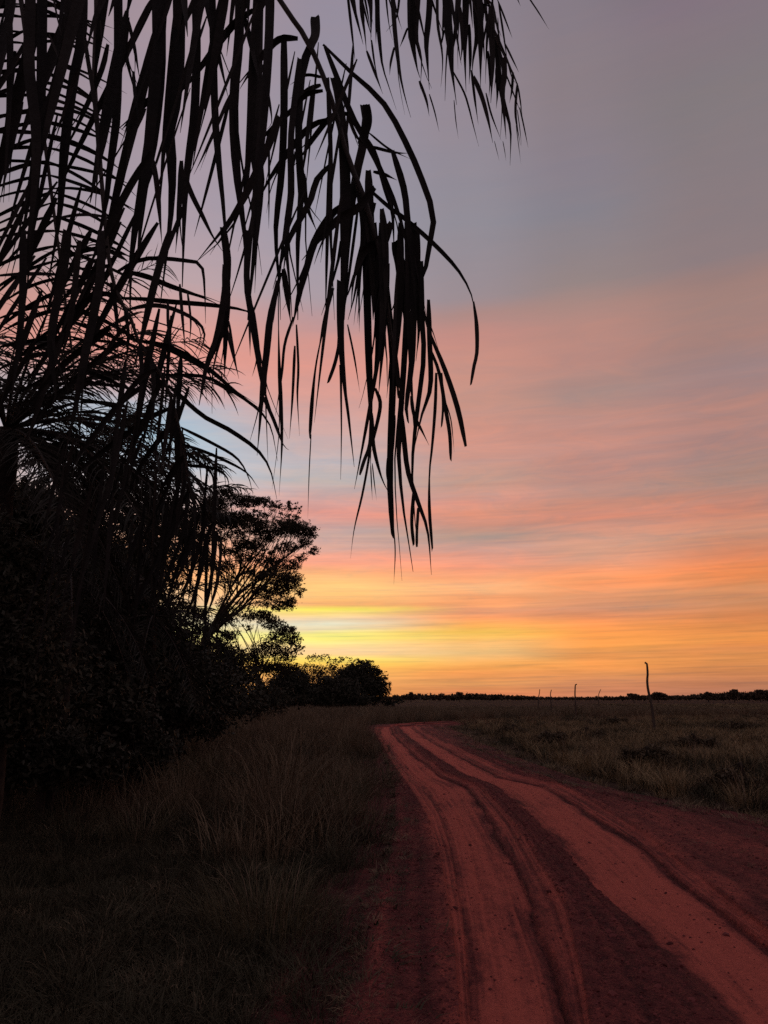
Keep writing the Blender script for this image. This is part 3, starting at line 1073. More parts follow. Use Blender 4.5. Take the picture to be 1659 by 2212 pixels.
# ---------------------------------------------------------------- palms farther back
def far_palm(base, top, nf, L, label, rz, leafL=0.55, pairs=34, lw=0.017, seed=1, low=-0.9, azs=None):
    global rnd
    rnd = random.Random(seed)
    base, top = np.asarray(base, float), np.asarray(top, float)
    tr = empty('palm_tree', tuple(base), label, 'palm tree', 'palms beside the track')
    C = catmull([base, base * 0.6 + top * 0.4 + np.array((0.1, 0, 0)), top], 24)
    V, F = tube(C, (0.15 if top[2] > 4.2 else 0.07) + 0.006 * np.sin(np.arange(24) * 1.9), 10, 0.1)
    mesh_obj('trunk', V - base, F, M_PTRUNK, tr, True)
    for k in range(nf):
        a = rz + k * 2.399 + rnd.uniform(-0.2, 0.2) if azs is None else azs[k % len(azs)] + rnd.uniform(-0.25, 0.25)
        e0 = 1.25 - 1.9 * ((k + 0.5) / nf) ** 0.9 + rnd.uniform(-0.1, 0.1)
        h = np.array((math.cos(a), math.sin(a), 0))
        Lf = L * rnd.uniform(0.85, 1.12)
        C = hang(top, h * math.cos(e0) + np.array((0, 0, math.sin(e0))), Lf, 0.85 / L * 1.3, 26, 0.06)
        V, F = tube(C, np.linspace(0.024, 0.004, 26), 5)
        fo = mesh_obj('frond', V - base, F, M_RACHIS, tr, True)
        T = tangents(C)
        sd = np.cross(T, (0, 0, 1.0))
        sd /= np.maximum(np.linalg.norm(sd, axis=1, keepdims=True), 1e-6)
        so = Soup()
        for i in range(pairs):
            s = 3 + (22.0) * i / pairs
            j = int(s)
            P0 = C[j] * (1 - (s - j)) + C[min(j + 1, 25)] * (s - j)
            for sg in (1, -1):
                d0 = sd[j] * sg * rnd.uniform(0.7, 1.0) + T[j] * rnd.uniform(0.4, 0.9) + np.array((0, 0, rnd.uniform(-0.25, 0.35)))
                Lc = leafL * rnd.uniform(0.75, 1.15) * (0.55 + 0.45 * math.sin(PI * min(1, 0.12 + 0.8 * i / pairs)))
                so.add(*leaf_strip(hang(P0, d0, Lc, rnd.uniform(1.0, 3.2), 6, 0.4), blade_w(6, lw * rnd.uniform(0.8, 1.25)), rnd.uniform(-0.6, 0.6), rnd.uniform(-0.6, 0.6), 0.2, (0, 1, 0)))
        lf = so.build('leaflets', M_FARPALM, fo, True, base)
        tag(lf, kind='stuff')
    return tr


b1 = at(14, 930, 8.5)
far_palm((b1[0] - 0.1, 8.5, 0), b1, 34, 2.7, 'dark thick-trunked palm with fine arching fronds behind the big hanging leaflets', 0.3, 0.62, 40, 0.016, 5, azs=[-0.2, 0.5, -0.9, 1.1, -1.5, 0.2, 2.2, 0.1, -0.6, 0.8, -0.35])
b2 = at(205, 1010, 16.0)
far_palm((b2[0] - 0.2, 16.0, 0), b2, 22, 3.0, 'shorter fine-leaved palm standing close against the dark thicket', 1.0, 0.75, 38, 0.022, 9)
b3 = at(330, 1120, 19.0)
far_palm((b3[0], 19.0, 0), b3, 20, 2.6, 'low palm with drooping fronds half sunk in the dark thicket', 2.0, 0.7, 34, 0.026, 13)
b4 = at(150, 1235, 11.2)
far_palm((b4[0], 11.2, 0), b4, 22, 2.0, 'young palm whose narrow drooping fronds hang before the thicket', 0.6, 0.5, 32, 0.013, 17)
b5 = at(330, 1330, 15.0)
far_palm((b5[0], 15.0, 0), b5, 16, 1.9, 'small palm at the grass edge, its hanging fronds touching the tall grass', 1.4, 0.55, 30, 0.016, 19)
rnd = random.Random(31)


# ---------------------------------------------------------------- broad-leaved trees
def leaf_cloud(pads, depth, per, leaf, thick=0.8, sub=9, spread=0.32, seed=1, scale=1.0):
    """pads (u, v, ru, rv, density): leaf-sized diamonds in sprays through each pad"""
    g = np.random.default_rng(seed)
    P = []
    for p in pads:
        u, v, ru, rv = p[:4]
        dn = p[4] if len(p) > 4 else 1.0
        dd = depth + g.uniform(-0.5, 0.5) * thick * ru * depth / FV
        c = at(u, v, dd)
        rx, rz = ru * depth / FV, rv * depth / FV
        ry = thick * rx
        n = max(6, int(per * dn * ru * rv / 1000.0))
        q = g.normal(size=(n, 3))
        q /= np.linalg.norm(q, axis=1, keepdims=True)
        q *= g.random((n, 1)) ** 0.42
        hub = c + q * np.array((rx, ry, rz))
        sz = spread * min(rx, rz)
        sp_ = g.normal(size=(n, sub, 3)) * np.array((sz, sz, sz * 0.55))
        P.append((hub[:, None, :] + sp_).reshape(-1, 3))
    P = np.vstack(P)
    n = len(P)
    a = g.normal(size=(n, 3))
    a /= np.linalg.norm(a, axis=1, keepdims=True)
    b = np.cross(a, g.normal(size=(n, 3)))
    b /= np.maximum(np.linalg.norm(b, axis=1, keepdims=True), 1e-6)
    L = leaf * (0.6 + 0.8 * g.random((n, 1)))
    w = L * (0.28 + 0.2 * g.random((n, 1)))
    V = np.stack([P - a * L * 0.5, P + b * w * 0.5, P + a * L * 0.5, P - b * w * 0.5], 1).reshape(-1, 3)
    F = np.arange(n * 4).reshape(n, 4)
    return V, F


def tree(name, base_u, depth, pads, label, cat, group=None, per=40, leaf=0.14, thick=0.8, trunk_r=0.16, fork_v=None, mat=M_FOL, branch=True, seed=1, sub=9, spread=0.32, tips=2):
    g = random.Random(seed)
    foot = at(base_u, 1507, depth)
    foot[2] = -0.1
    o = empty(name, tuple(foot), label, cat, group)
    V, F = leaf_cloud(pads, depth, per, leaf, thick, sub, spread, seed)
    cr = mesh_obj('crown', V - foot, F, mat, o)
    tag(cr, kind='stuff')
    so = Soup()
    if fork_v is None:
        fork_v = max(p[1] for p in pads)
    fork = at(base_u + g.uniform(-3, 3), fork_v, depth)
    if fork[2] < 0.5:
        fork[2] = 0.5
    C = catmull([foot, foot * 0.5 + fork * 0.5 + np.array((g.uniform(-.05, .05), 0, 0)), fork], 8)
    so.add(*tube(C, np.linspace(trunk_r * 1.25, trunk_r, 8), 8, 0.15))
    tb = so.build('trunk', M_BARK, o, True, foot)
    if branch:
        sb = Soup()
        limbs = []
        for i, p in enumerate(sorted(pads, key=lambda q: -((q[0] - base_u) ** 2 + (q[1] - fork_v) ** 2))):
            for q in range(tips):
                end = at(p[0] + g.uniform(-.55, .55) * p[2], p[1] + g.uniform(-.3, .5) * p[3], depth + g.uniform(-.4, .4) * thick * p[2] * depth / FV)
                main = len(limbs) < 11
                if main:
                    st, r0 = fork + np.array((g.uniform(-1, 1), g.uniform(-1, 1), 0)) * trunk_r * 0.5, trunk_r * 0.27
                else:
                    lc, lr = min(limbs, key=lambda L_: min(np.linalg.norm(L_[0] - end, axis=1)) * g.uniform(0.8, 1.4))
                    j = g.randint(4, 9)
                    st, r0 = lc[j], lr[j] * 0.6
                mid = st * 0.5 + end * 0.5
                ln = np.linalg.norm(end - st)
                mid = mid + np.array((g.uniform(-.14, .14), g.uniform(-.14, .14), g.uniform(-0.14, 0.02))) * ln
                Cb = catmull([st, mid, end], 13)
                Rb = np.linspace(r0, max(r0 * 0.12, trunk_r * 0.03), 13)
                limbs.append((Cb, Rb)) if main else None
                sb.add(*tube(Cb, Rb, 5, 0.1))
        tb2 = sb.build('branches', M_BARK, o, True, foot)
        tag(tb2, kind='stuff')
    return o


kf, fx, fy = CROPS['f']
FP = lambda L: [(x * kf + fx, y * kf + fy, rx * kf, ry * kf, *r) for x, y, rx, ry, *r in L]
BIG = FP([(450, 290, 150, 40, .5), (700, 310, 130, 40, .32), (300, 440, 110, 50, .5), (560, 660, 110, 45, .45), (380, 650, 90, 50, .35), (250, 600, 80, 55, .4), (840, 640, 60, 45, .3), (700, 900, 90, 60, .5), (210, 110, 90, 45, .9), (120, 190, 130, 70), (350, 170, 150, 55), (520, 185, 110, 42, .9), (620, 220, 70, 50, .4), (740, 220, 100, 40, .32), (820, 245, 45, 28, .32),
          (180, 330, 160, 90), (330, 330, 130, 70), (480, 390, 130, 70), (560, 470, 90, 50, .7), (700, 400, 140, 75), (830, 405, 110, 70), (930, 440, 55, 55, .7), (945, 590, 45, 50, .5),
          (870, 520, 60, 60, .6), (720, 560, 110, 50, .5), (430, 540, 110, 60, .7), (330, 560, 80, 60, .5), (570, 600, 90, 35, .35),
          (620, 700, 110, 60, .45), (770, 700, 70, 60, .5), (480, 780, 120, 55, .6), (620, 800, 130, 75, .7), (765, 830, 80, 75, .8), (835, 930, 45, 40, .5), (600, 930, 140, 80, .55), (735, 1020, 65, 65, .7),
          (450, 900, 90, 70, .32), (640, 1040, 110, 45, .5), (60, 250, 80, 110), (40, 480, 80, 100, .5), (150, 480, 100, 60, .4), (180, 730, 90, 70, .5), (50, 690, 70, 80, .5), (-80, 380, 120, 140, .6), (-120, 680, 80, 80, .35)])
tree('spreading_tree', 446, 36, BIG, 'tall spreading tree with layered feathery crown and many limbs, ending the thicket', 'tree', 'trees along the track', per=270, leaf=0.12, thick=0.9, trunk_r=0.24, fork_v=1378, mat=M_FOL2, seed=3, sub=12, spread=0.24, tips=4)
LOWER = FP([(330, 1060, 110, 55, .45), (520, 1020, 90, 45, .4), (200, 1160, 90, 60, .55), (190, 1010, 80, 60, .35), (420, 1130, 80, 45, .4), (510, 1130, 110, 50), (600, 1180, 90, 55), (690, 1250, 110, 45, .9), (765, 1320, 75, 60, .7), (640, 1330, 120, 70, .5), (805, 1390, 50, 50, .5), (560, 1400, 130, 70, .6), (700, 1450, 110, 65, .7),
            (450, 1480, 110, 80, .8), (700, 1560, 120, 55), (300, 1130, 90, 40, .3), (400, 1230, 60, 40, .25), (560, 1560, 150, 60), (250, 1560, 120, 60, .8)])
tree('small_tree', 560, 40, LOWER, 'smaller loose-crowned tree under the overhang of the tall spreading tree', 'tree', 'trees along the track', per=240, leaf=0.135, thick=0.9, trunk_r=0.14, fork_v=1465, mat=M_FOL2, seed=4, sub=10, spread=0.30)
BUSHY = FP([(230, 1290, 110, 50, .45), (150, 1400, 140, 80, .8), (-20, 1130, 120, 70, .4), (60, 1230, 90, 60, .35), (-190, 1040, 120, 80, .4), (100, 1530, 190, 90), (280, 1480, 110, 90, .8), (-60, 1270, 140, 80, .4), (-80, 1440, 180, 110, .8), (-260, 1180, 130, 90, .4), (-260, 1400, 170, 140), (330, 1620, 160, 90), (0, 1650, 220, 110)])
tree('bushy_tree', 440, 34, BUSHY, 'low bushy tree at the foot of the tall spreading tree', 'tree', 'trees along the track', per=300, leaf=0.14, thick=0.8, trunk_r=0.15, fork_v=1470, seed=5)

# the thicket: dense crowns one behind the other
THK = [
    (25, 13, [(10, 1180, 95, 120), (-40, 1120, 90, 70), (60, 1110, 70, 60), (90, 1240, 90, 110), (0, 1330, 130, 130), (60, 1450, 130, 110)], 'dense black-leaved tree below the crown of the thick-trunked palm', 0.17),
    (150, 15, [(150, 1175, 80, 55), (120, 1260, 90, 90), (200, 1260, 80, 80), (160, 1370, 110, 110), (110, 1470, 120, 80), (220, 1470, 100, 80)], 'dense dark tree in the thicket between the two fine-leaved palms', 0.17),
    (262, 17, [(250, 1225, 75, 55), (300, 1260, 60, 50, .7), (230, 1320, 80, 90), (300, 1370, 80, 80), (270, 1470, 110, 90), (330, 1490, 80, 60)], 'rounded dark tree behind the low half-sunk palm', 0.17),
    (372, 20, [(330, 1195, 60, 45, .35), (385, 1225, 50, 55, .22), (335, 1300, 40, 40, .3), (340, 1410, 70, 38, .6), (400, 1450, 90, 60), (360, 1490, 110, 50), (440, 1490, 80, 50)], 'gappy dark tree with sky showing through, beside the tall spreading tree', 0.15),
]
for i, (u, d, pads, lab, lf) in enumerate(THK):
    tree('thicket_tree', u, d, pads, lab, 'tree', 'dense trees of the thicket', per=80, leaf=lf * 0.85, thick=0.8, trunk_r=0.12, fork_v=1420, seed=20 + i, branch=True, sub=9, spread=0.36)
SHR = [
    (10, 7.9, [(-10, 1330, 110, 110, .8), (40, 1240, 60, 80, .7), (10, 1440, 110, 90, .9), (-60, 1200, 80, 120, .8), (40, 1530, 80, 50, .8), (-40, 1550, 110, 60)], 'tall leafy shrub hiding the foot of the thick-trunked palm', 0.075),
    (40, 11.5, [(20, 1500, 120, 90), (90, 1540, 90, 60), (-40, 1560, 110, 60)], 'leafy shrub beside the tall one that hides the palm trunk', 0.12),
    (190, 13.0, [(190, 1520, 110, 60), (130, 1560, 90, 45), (250, 1555, 80, 45)], 'wide dark shrub in front of the thicket, between the first tussocks', 0.12),
    (330, 16.0, [(320, 1515, 90, 50), (380, 1535, 70, 40), (270, 1540, 70, 40)], 'squat dark shrub where the thicket meets the tall grass', 0.12),
    (450, 24.0, [(440, 1500, 90, 50), (500, 1515, 70, 35), (400, 1520, 60, 35)], 'dark shrub below the low bushy tree', 0.14),
    (545, 38.0, [(520, 1500, 80, 40), (580, 1510, 60, 28), (470, 1510, 60, 30)], 'low shrub between the loose-crowned tree and the distant clump', 0.18),
]
SHR += [(110, 10.6, [(60, 1610, 90, 60), (140, 1630, 80, 55), (10, 1640, 90, 60), (200, 1640, 60, 40)], 'low dark bush at the foot of the young palm, behind the fanned-out tussock', 0.10),
        (270, 13.2, [(240, 1600, 80, 50), (310, 1615, 70, 45), (270, 1650, 70, 35)], 'low dark bush behind the broad round tussock', 0.10),
        (400, 20.0, [(380, 1560, 70, 35), (440, 1565, 60, 30), (330, 1575, 60, 30)], 'low dark bush between the squat shrub and the tall spreading tree', 0.12)]
for i, (u, d, pads, lab, lf) in enumerate(SHR):
    tree('shrub', u, d, pads, lab, 'shrub', 'shrubs at the edge of the thicket', per=85, leaf=lf, thick=0.8, trunk_r=0.05, fork_v=1500, seed=40 + i, branch=False, sub=9, spread=0.36)

# the clump by the bend, about a hundred metres off
tree('flat_topped_tree', 690, 118, FP([(920, 1480, 60, 28, .5), (1010, 1470, 90, 28, .5), (900, 1550, 90, 35, .5), (985, 1565, 80, 35, .6), (880, 1620, 110, 50), (1010, 1630, 100, 50)]),
     'lacy flat-topped tree in the distant clump, next to the loose-crowned tree', 'tree', 'trees of the distant clump', per=240, leaf=0.32, thick=1.0, trunk_r=0.22, fork_v=1490, seed=60, mat=M_FOL2)
tree('flat_topped_tree', 742, 122, FP([(1120, 1500, 70, 22, .5), (1200, 1490, 80, 22, .5), (1090, 1560, 80, 40, .8), (1150, 1620, 100, 60)]),
     'thin flat-topped tree rising over the middle of the distant clump', 'tree', 'trees of the distant clump', per=240, leaf=0.32, thick=1.0, trunk_r=0.22, fork_v=1490, seed=61, mat=M_FOL2)
tree('domed_tree', 785, 112, FP([(1330, 1590, 130, 75), (1240, 1620, 110, 75), (1420, 1630, 75, 75), (1350, 1700, 150, 90), (1470, 1700, 60, 80), (1440, 1790, 90, 80), (1530, 1640, 35, 26, .4), (1562, 1690, 32, 22, .4), (1540, 1750, 40, 40, .6), (1560, 1850, 50, 30, .6), (1250, 1545, 40, 24, .5), (1390, 1515, 45, 24, .5), (1320, 1505, 40, 20, .5), (1480, 1585, 34, 26, .5), (1515, 1700, 40, 26, .5)]),
     'dense dome-shaped tree at the end of the distant clump, over the road bend', 'tree', 'trees of the distant clump', per=480, leaf=0.36, thick=1.0, trunk_r=0.25, fork_v=1500, seed=62)
tree('round_tree', 640, 108, FP([(780, 1620, 110, 60), (700, 1660, 120, 60), (820, 1720, 150, 80), (650, 1740, 150, 90), (900, 1780, 160, 80), (720, 1830, 180, 60)]),
     'round dark tree in the distant clump, right behind the loose-crowned tree', 'tree', 'trees of the distant clump', per=480, leaf=0.36, thick=0.9, trunk_r=0.22, fork_v=1500, seed=63)
tree('round_tree', 715, 106, FP([(1080, 1700, 140, 70), (1180, 1740, 150, 80), (1000, 1800, 170, 70), (1250, 1820, 160, 60), (1120, 1850, 180, 50)]),
     'broad low tree filling the foot of the distant clump', 'tree', 'trees of the distant clump', per=480, leaf=0.36, thick=0.9, trunk_r=0.22, fork_v=1505, seed=64)
tree('shrub', 852, 120, FP([(1620, 1800, 45, 18, .7), (1590, 1840, 50, 25), (1650, 1835, 40, 22)]),
     'small lone shrub just past the dome-shaped tree', 'shrub', 'shrubs in the open savanna', per=200, leaf=0.35, thick=0.9, trunk_r=0.08, fork_v=1505, seed=65, branch=False)

# far edge of the plain
prof = [(560, 1503), (845, 1505), (860, 1503), (895, 1500.5), (937, 1502), (990, 1499.5), (1043, 1500), (1097, 1503.5), (1144, 1504), (1171, 1507), (1256, 1507), (1357, 1505), (1400, 1502.5), (1470, 1503.5), (1530, 1500), (1575, 1497), (1620, 1496.5), (1659, 1493), (1800, 1490)]
pu, pv = zip(*prof)
pads = []
for u in np.arange(560, 1790, 5.0):
    top = float(np.interp(u, pu, pv)) + rnd.uniform(-1.5, 1.0)
    h = max(2.0, (1511 - top) * 0.5)
    pads.append((u, 1511 - h, 6.0, h, 1.0))
V, F = leaf_cloud(pads, 330, 700, 1.1, 1.2, 7, 0.35, 70)
wood = mesh_obj('far_wood', V, F, M_SCRUB)
tag(wood, 'low dark line of far scrub along the horizon', None, None, 'stuff')
FT = [(888, 300, [(888, 1498, 4, 2.5), (889, 1502, 6, 4)], 'tiny pointed tree on the horizon nearest the domed tree'),
      (993, 300, [(992, 1497.5, 7, 2.2), (993, 1501.5, 3, 4, .5)], 'tiny flat-headed tree on the horizon above the road bend'),
      (1369, 260, [(1366, 1501, 11, 2.6), (1374, 1505, 9, 3.5)], 'tiny spreading tree on the horizon just before the tallest pole'),
      (1421, 260, [(1419, 1498.5, 9, 3), (1428, 1502, 12, 3.5), (1414, 1503, 7, 3.5)], 'tiny bushy tree on the horizon just past the tallest pole'),
      (1586, 280, [(1586, 1492.5, 8, 3), (1582, 1497, 12, 3.5)], 'tiny round-headed tree standing highest on the far rise'),
      (1530, 280, [(1530, 1497.5, 8, 2.2), (1536, 1501, 10, 3)], 'tiny low tree on the far rise before the highest one'),
      (1642, 280, [(1640, 1492.5, 9, 2.4), (1648, 1495.5, 12, 3)], 'tiny wide tree at the far end of the rise')]
for i, (u, d, pads, lab) in enumerate(FT):
    tree('far_tree', u, d, pads, lab, 'tree', 'lone trees on the horizon', per=3000, leaf=0.6, thick=1.0, trunk_r=0.12, fork_v=pads[0][1] + 1, seed=80 + i, branch=False, mat=M_SCRUB, sub=7)

# ---------------------------------------------------------------- bare crooked poles in the field
PO = [
    (40, 0.085, [(1412, 1548), (1409, 1535), (1405, 1512), (1400, 1490), (1398, 1470), (1399, 1455), (1397, 1432), (1393, 1431)], 'tallest bare crooked pole, bent over at its tip, in the grass of the field'),
    (62, 0.08, [(1243, 1536), (1243, 1515), (1242, 1500), (1243, 1479), (1246, 1478)], 'second tallest bare pole, upright, to the road side of the tallest one'),
    (85, 0.075, [(1190, 1528), (1190, 1510), (1189, 1500), (1191, 1490)], 'thin bare pole of the close pair nearest the road bend, with a slight lean'),
    (95, 0.075, [(1163, 1524), (1163, 1510), (1165, 1498), (1166, 1489)], 'thin bare pole of the close pair, leaning away from the road'),
    (110, 0.075, [(1293, 1520), (1293, 1505), (1295, 1495), (1298, 1489)], 'faint hooked bare pole between the two tallest poles'),
]
for i, (d, r, pts, lab) in enumerate(PO):
    P = [at(u, v, d) for u, v in pts]
    P[0][2] = min(P[0][2], 0.0) - 0.1
    C = catmull(P, 22)
    V, F = tube(C, np.linspace(r, r * 0.6, 22), 8, 0.12)
    o = mesh_obj('bare_pole', V - np.array((P[0][0], P[0][1], 0)), F, M_POLE, None, True)
    o.location = (P[0][0], P[0][1], 0)
    tag(o, lab, 'pole', 'bare poles standing in the field')


# ---------------------------------------------------------------- grass
def tuft_arrays(nb, h, rad, w, lean, seed, segs=4, droop=0.9):
    g = random.Random(seed)
    Vs, Fs, n = [], [], 0
    for i in range(nb):
        a = g.uniform(0, 2 * PI)
        r = rad * math.sqrt(g.random())
        b = np.array((r * math.cos(a), r * math.sin(a), -0.03))
        a2 = a + g.uniform(-0.9, 0.9)
        le = lean * g.uniform(0.2, 1.2)
        hh = h * g.uniform(0.5, 1.1)
        t = np.linspace(0, 1, segs)
        hor = np.array((math.cos(a2), math.sin(a2), 0))
        C = b + np.outer(t ** 1.7 * le * hh, hor) + np.outer(hh * (t - 0.5 * droop * le * t ** 3), (0, 0, 1.0))
        sd = np.array((-math.sin(a2), math.cos(a2), 0)) * 0.6 + hor * g.uniform(-0.5, 0.5)
        ww = w * g.uniform(0.7, 1.3) * np.interp(t, [0, 0.4, 1], [0.8, 1.0, 0.08])
        L, R = C - np.outer(ww / 2, sd), C + np.outer(ww / 2, sd)
        Vs.append(np.stack([L, R], 1).reshape(-1, 3))
        for j in range(segs - 1):
            k = n + 2 * j
            Fs.append((k, k + 1, k + 3, k + 2))
        n += 2 * segs
    return np.vstack(Vs), Fs


def tuft_source(name, mat, args):
    V, F = tuft_arrays(*args)
    me = bpy.data.meshes.new(name)
    me.from_pydata([tuple(p) for p in V], [], F)
    me.materials.append(mat)
    return bpy.data.objects.new(name, me)


SRC = bpy.data.collections.new('grass_tufts')        # sources only, not linked to the scene
for i in range(3):
    SRC.objects.link(tuft_source(f'a_tall_tuft{i}', M_GRASS, (46, 0.62, 0.16, 0.010, 0.55, 100 + i)))
for i in range(2):
    SRC.objects.link(tuft_source(f'b_green_tuft{i}', M_GRASSG, (44, 0.42, 0.18, 0.011, 0.8, 110 + i)))
for i in range(2):
    SRC.objects.link(tuft_source(f'c_short_tuft{i}', M_GRASS, (34, 0.20, 0.16, 0.009, 1.0, 120 + i)))
for i in range(1):
    SRC.objects.link(tuft_source(f'd_weed_tuft{i}', M_GRASSG, (26, 0.13, 0.14, 0.022, 1.3, 130 + i)))
for i in range(1):
    SRC.objects.link(tuft_source(f'e_stem_tuft{i}', M_STRAW, (12, 0.95, 0.12, 0.006, 0.4, 140 + i)))
for i in range(3):
    SRC.objects.link(tuft_source(f'f_dry_tuft{i}', M_DRY, (46, 0.52, 0.18, 0.010, 0.75, 150 + i)))
for i in range(1):
    SRC.objects.link(tuft_source(f'g_dry_short_tuft{i}', M_DRY, (34, 0.20, 0.16, 0.009, 1.0, 160 + i)))


def grass_group():
    g = bpy.data.node_groups.new('scatter_grass', 'GeometryNodeTree')
    g.interface.new_socket('Geometry', in_out='INPUT', socket_type='NodeSocketGeometry')
    g.interface.new_socket('Geometry', in_out='OUTPUT', socket_type='NodeSocketGeometry')
    gi, go = g.nodes.new('NodeGroupInput'), g.nodes.new('NodeGroupOutput')
    ci = g.nodes.new('GeometryNodeCollectionInfo')
    ci.inputs['Collection'].default_value = SRC
    ci.inputs['Separate Children'].default_value = True
    ci.inputs['Reset Children'].default_value = True
    ip = g.nodes.new('GeometryNodeInstanceOnPoints')
    ip.inputs['Pick Instance'].default_value = True

    def attr(nm, ty):
        a = g.nodes.new('GeometryNodeInputNamedAttribute')
        a.data_type = ty
        a.inputs['Name'].default_value = nm
        return a.outputs['Attribute']
    g.links.new(gi.outputs[0], ip.inputs['Points'])
    g.links.new(ci.outputs[0], ip.inputs['Instance'])
    g.links.new(attr('pick', 'INT'), ip.inputs['Instance Index'])
    er = g.nodes.new('FunctionNodeEulerToRotation')
    g.links.new(attr('rot', 'FLOAT_VECTOR'), er.inputs[0])
    g.links.new(er.outputs[0], ip.inputs['Rotation'])
    g.links.new(attr('size', 'FLOAT_VECTOR'), ip.inputs['Scale'])
    g.links.new(ip.outputs[0], go.inputs[0])
    return g


GG = grass_group()


def scatter(name, P, pick, size, label):
    n = len(P)
    me = bpy.data.meshes.new(name)
    me.vertices.add(n)
    me.vertices.foreach_set('co', P.astype(np.float32).ravel())
    rot = np.stack([rng.uniform(-.12, .12, n), rng.uniform(-.12, .12, n), rng.uniform(0, 2 * PI, n)], 1)
    for nm, ty, arr in (('pick', 'INT', pick.astype(np.int32)), ('rot', 'FLOAT_VECTOR', rot), ('size', 'FLOAT_VECTOR', size)):
        a = me.attributes.new(nm, ty, 'POINT')
        a.data.foreach_set('value' if ty == 'INT' else 'vector', arr.astype(np.float32 if ty != 'INT' else np.int32).ravel())
    o = bpy.data.objects.new(name, me)
    COL.objects.link(o)
    m = o.modifiers.new('scatter', 'NODES')
    m.node_group = GG
    return tag(o, label, None, None, 'stuff')


def field(n, y0, y1, side, power=1.0):
    """random places beside the road, thinning with distance"""
    u = rng.random(n)
    Y = (y0 ** power + u * (y1 ** power - y0 ** power)) ** (1 / power)
    half = 0.53 * Y + 1.5
    X = rng.uniform(-1, 1, n) * half
    gl, gr = road_x('gl', Y), road_x('gr', Y)
    edge = np.where(side < 0, gl - X, X - gr)
    wob = (fbm(X * 0.9 + 50, Y * 0.9 + 80, 91, 3) - 0.45) * 1.3
    ok = edge > wob * np.clip(Y / 12, 0.35, 1.0)
    return X[ok], Y[ok], edge[ok]


def vec3(s, zmul):
    return np.stack([s, s, s * zmul], 1)


# tall grass on the thicket side
X1, Y1, E1 = field(30000, 3.0, 120, -1, 0.9)
tall = fbm(X1 * 0.35 + 20, Y1 * 0.35 + 60, 95, 3)
tall = np.clip((tall - 0.36 - 0.08 * (Y1 < 22)) * 4, 0, 1) * np.clip((Y1 - 5.5) / 3.5, 0, 1) * np.clip(E1 / 0.8, 0.15, 1)
r_ = rng.random(len(X1))
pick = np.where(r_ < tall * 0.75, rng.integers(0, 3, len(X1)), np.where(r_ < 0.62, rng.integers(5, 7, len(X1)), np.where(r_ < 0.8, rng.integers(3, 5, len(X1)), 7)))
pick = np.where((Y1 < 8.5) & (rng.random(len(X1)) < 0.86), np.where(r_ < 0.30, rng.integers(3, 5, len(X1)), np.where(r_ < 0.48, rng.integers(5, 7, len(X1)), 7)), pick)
pick = np.where((rng.random(len(X1)) < 0.05) & (tall > 0.5), 8, pick)
cl1 = fbm(X1 * 1.1 + 5, Y1 * 0.8 + 41, 107, 3)
sc = rng.uniform(0.7, 1.25, len(X1)) * (1 + Y1 / 70) * np.where(Y1 < 14, 0.45 + 1.15 * np.clip((cl1 - 0.3) * 2.4, 0, 1), 1.0) * np.clip(0.55 + (Y1 - 5) / 14, 0.55, 1)
zz = np.where(pick < 3, 0.75 + 0.55 * tall, 1.0) * np.where(Y1 > 25, np.clip(1 - (Y1 - 25) / 120, 0.35, 1), 1)
zz = np.where((pick < 5) & (Y1 < 8), zz * 0.55, zz)
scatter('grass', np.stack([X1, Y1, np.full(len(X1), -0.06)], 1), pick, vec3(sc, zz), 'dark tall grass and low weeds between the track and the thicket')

# matted low growth nearest the camera
Xn = rng.uniform(-5.5, 1.0, 9000)
Yn = 2.8 + rng.random(9000) * 7.5
en = road_x('gl', Yn) - Xn
okn = (en > (fbm(Xn * 1.4 + 9, Yn * 1.4 + 5, 111, 3) - 0.42) * 1.1) & (np.abs(Xn) < 0.55 * Yn + 1)
Xn, Yn = Xn[okn], Yn[okn]
rn = rng.random(len(Xn))
scatter('weeds', np.stack([Xn, Yn, np.full(len(Xn), -0.07)], 1), np.where(rn < .55, 7, np.where(rn < .8, rng.integers(3, 5, len(Xn)), 5)), vec3(rng.uniform(0.35, 0.8, len(Xn)), rng.uniform(0.7, 1.0, len(Xn))), 'matted dark weeds nearest the camera beside the track')

# the open field on the other side
X2, Y2, E2 = field(34000, 5.0, 190, 1, 0.85)
hgt = fbm(X2 * 0.25 + 120, Y2 * 0.25 + 10, 99, 3)
r_ = rng.random(len(X2))
clump = fbm(X2 * 0.55 + 20, Y2 * 0.42 + 71, 103, 3)
edge_low = E2 < 0.6 + 0.03 * Y2
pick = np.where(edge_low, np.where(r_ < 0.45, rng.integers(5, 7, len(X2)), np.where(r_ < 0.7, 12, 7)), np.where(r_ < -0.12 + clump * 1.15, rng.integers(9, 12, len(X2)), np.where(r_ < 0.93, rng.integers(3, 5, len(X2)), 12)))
pick = np.where((rng.random(len(X2)) < 0.03) & ~edge_low, 8, pick)
sc = rng.uniform(0.7, 1.2, len(X2)) * (1 + Y2 / 75)
zz = 0.72 * np.where(Y2 > 20, np.clip(1 - (Y2 - 20) / 130, 0.3, 1), 1) * (0.35 + 0.75 * hgt + 0.75 * np.clip(1.1 - clump * 1.3, 0, 1))
scatter('grass', np.stack([X2, Y2, np.full(len(X2), -0.06)], 1), pick, vec3(sc, zz), 'rough savanna grass covering the open field with the poles')

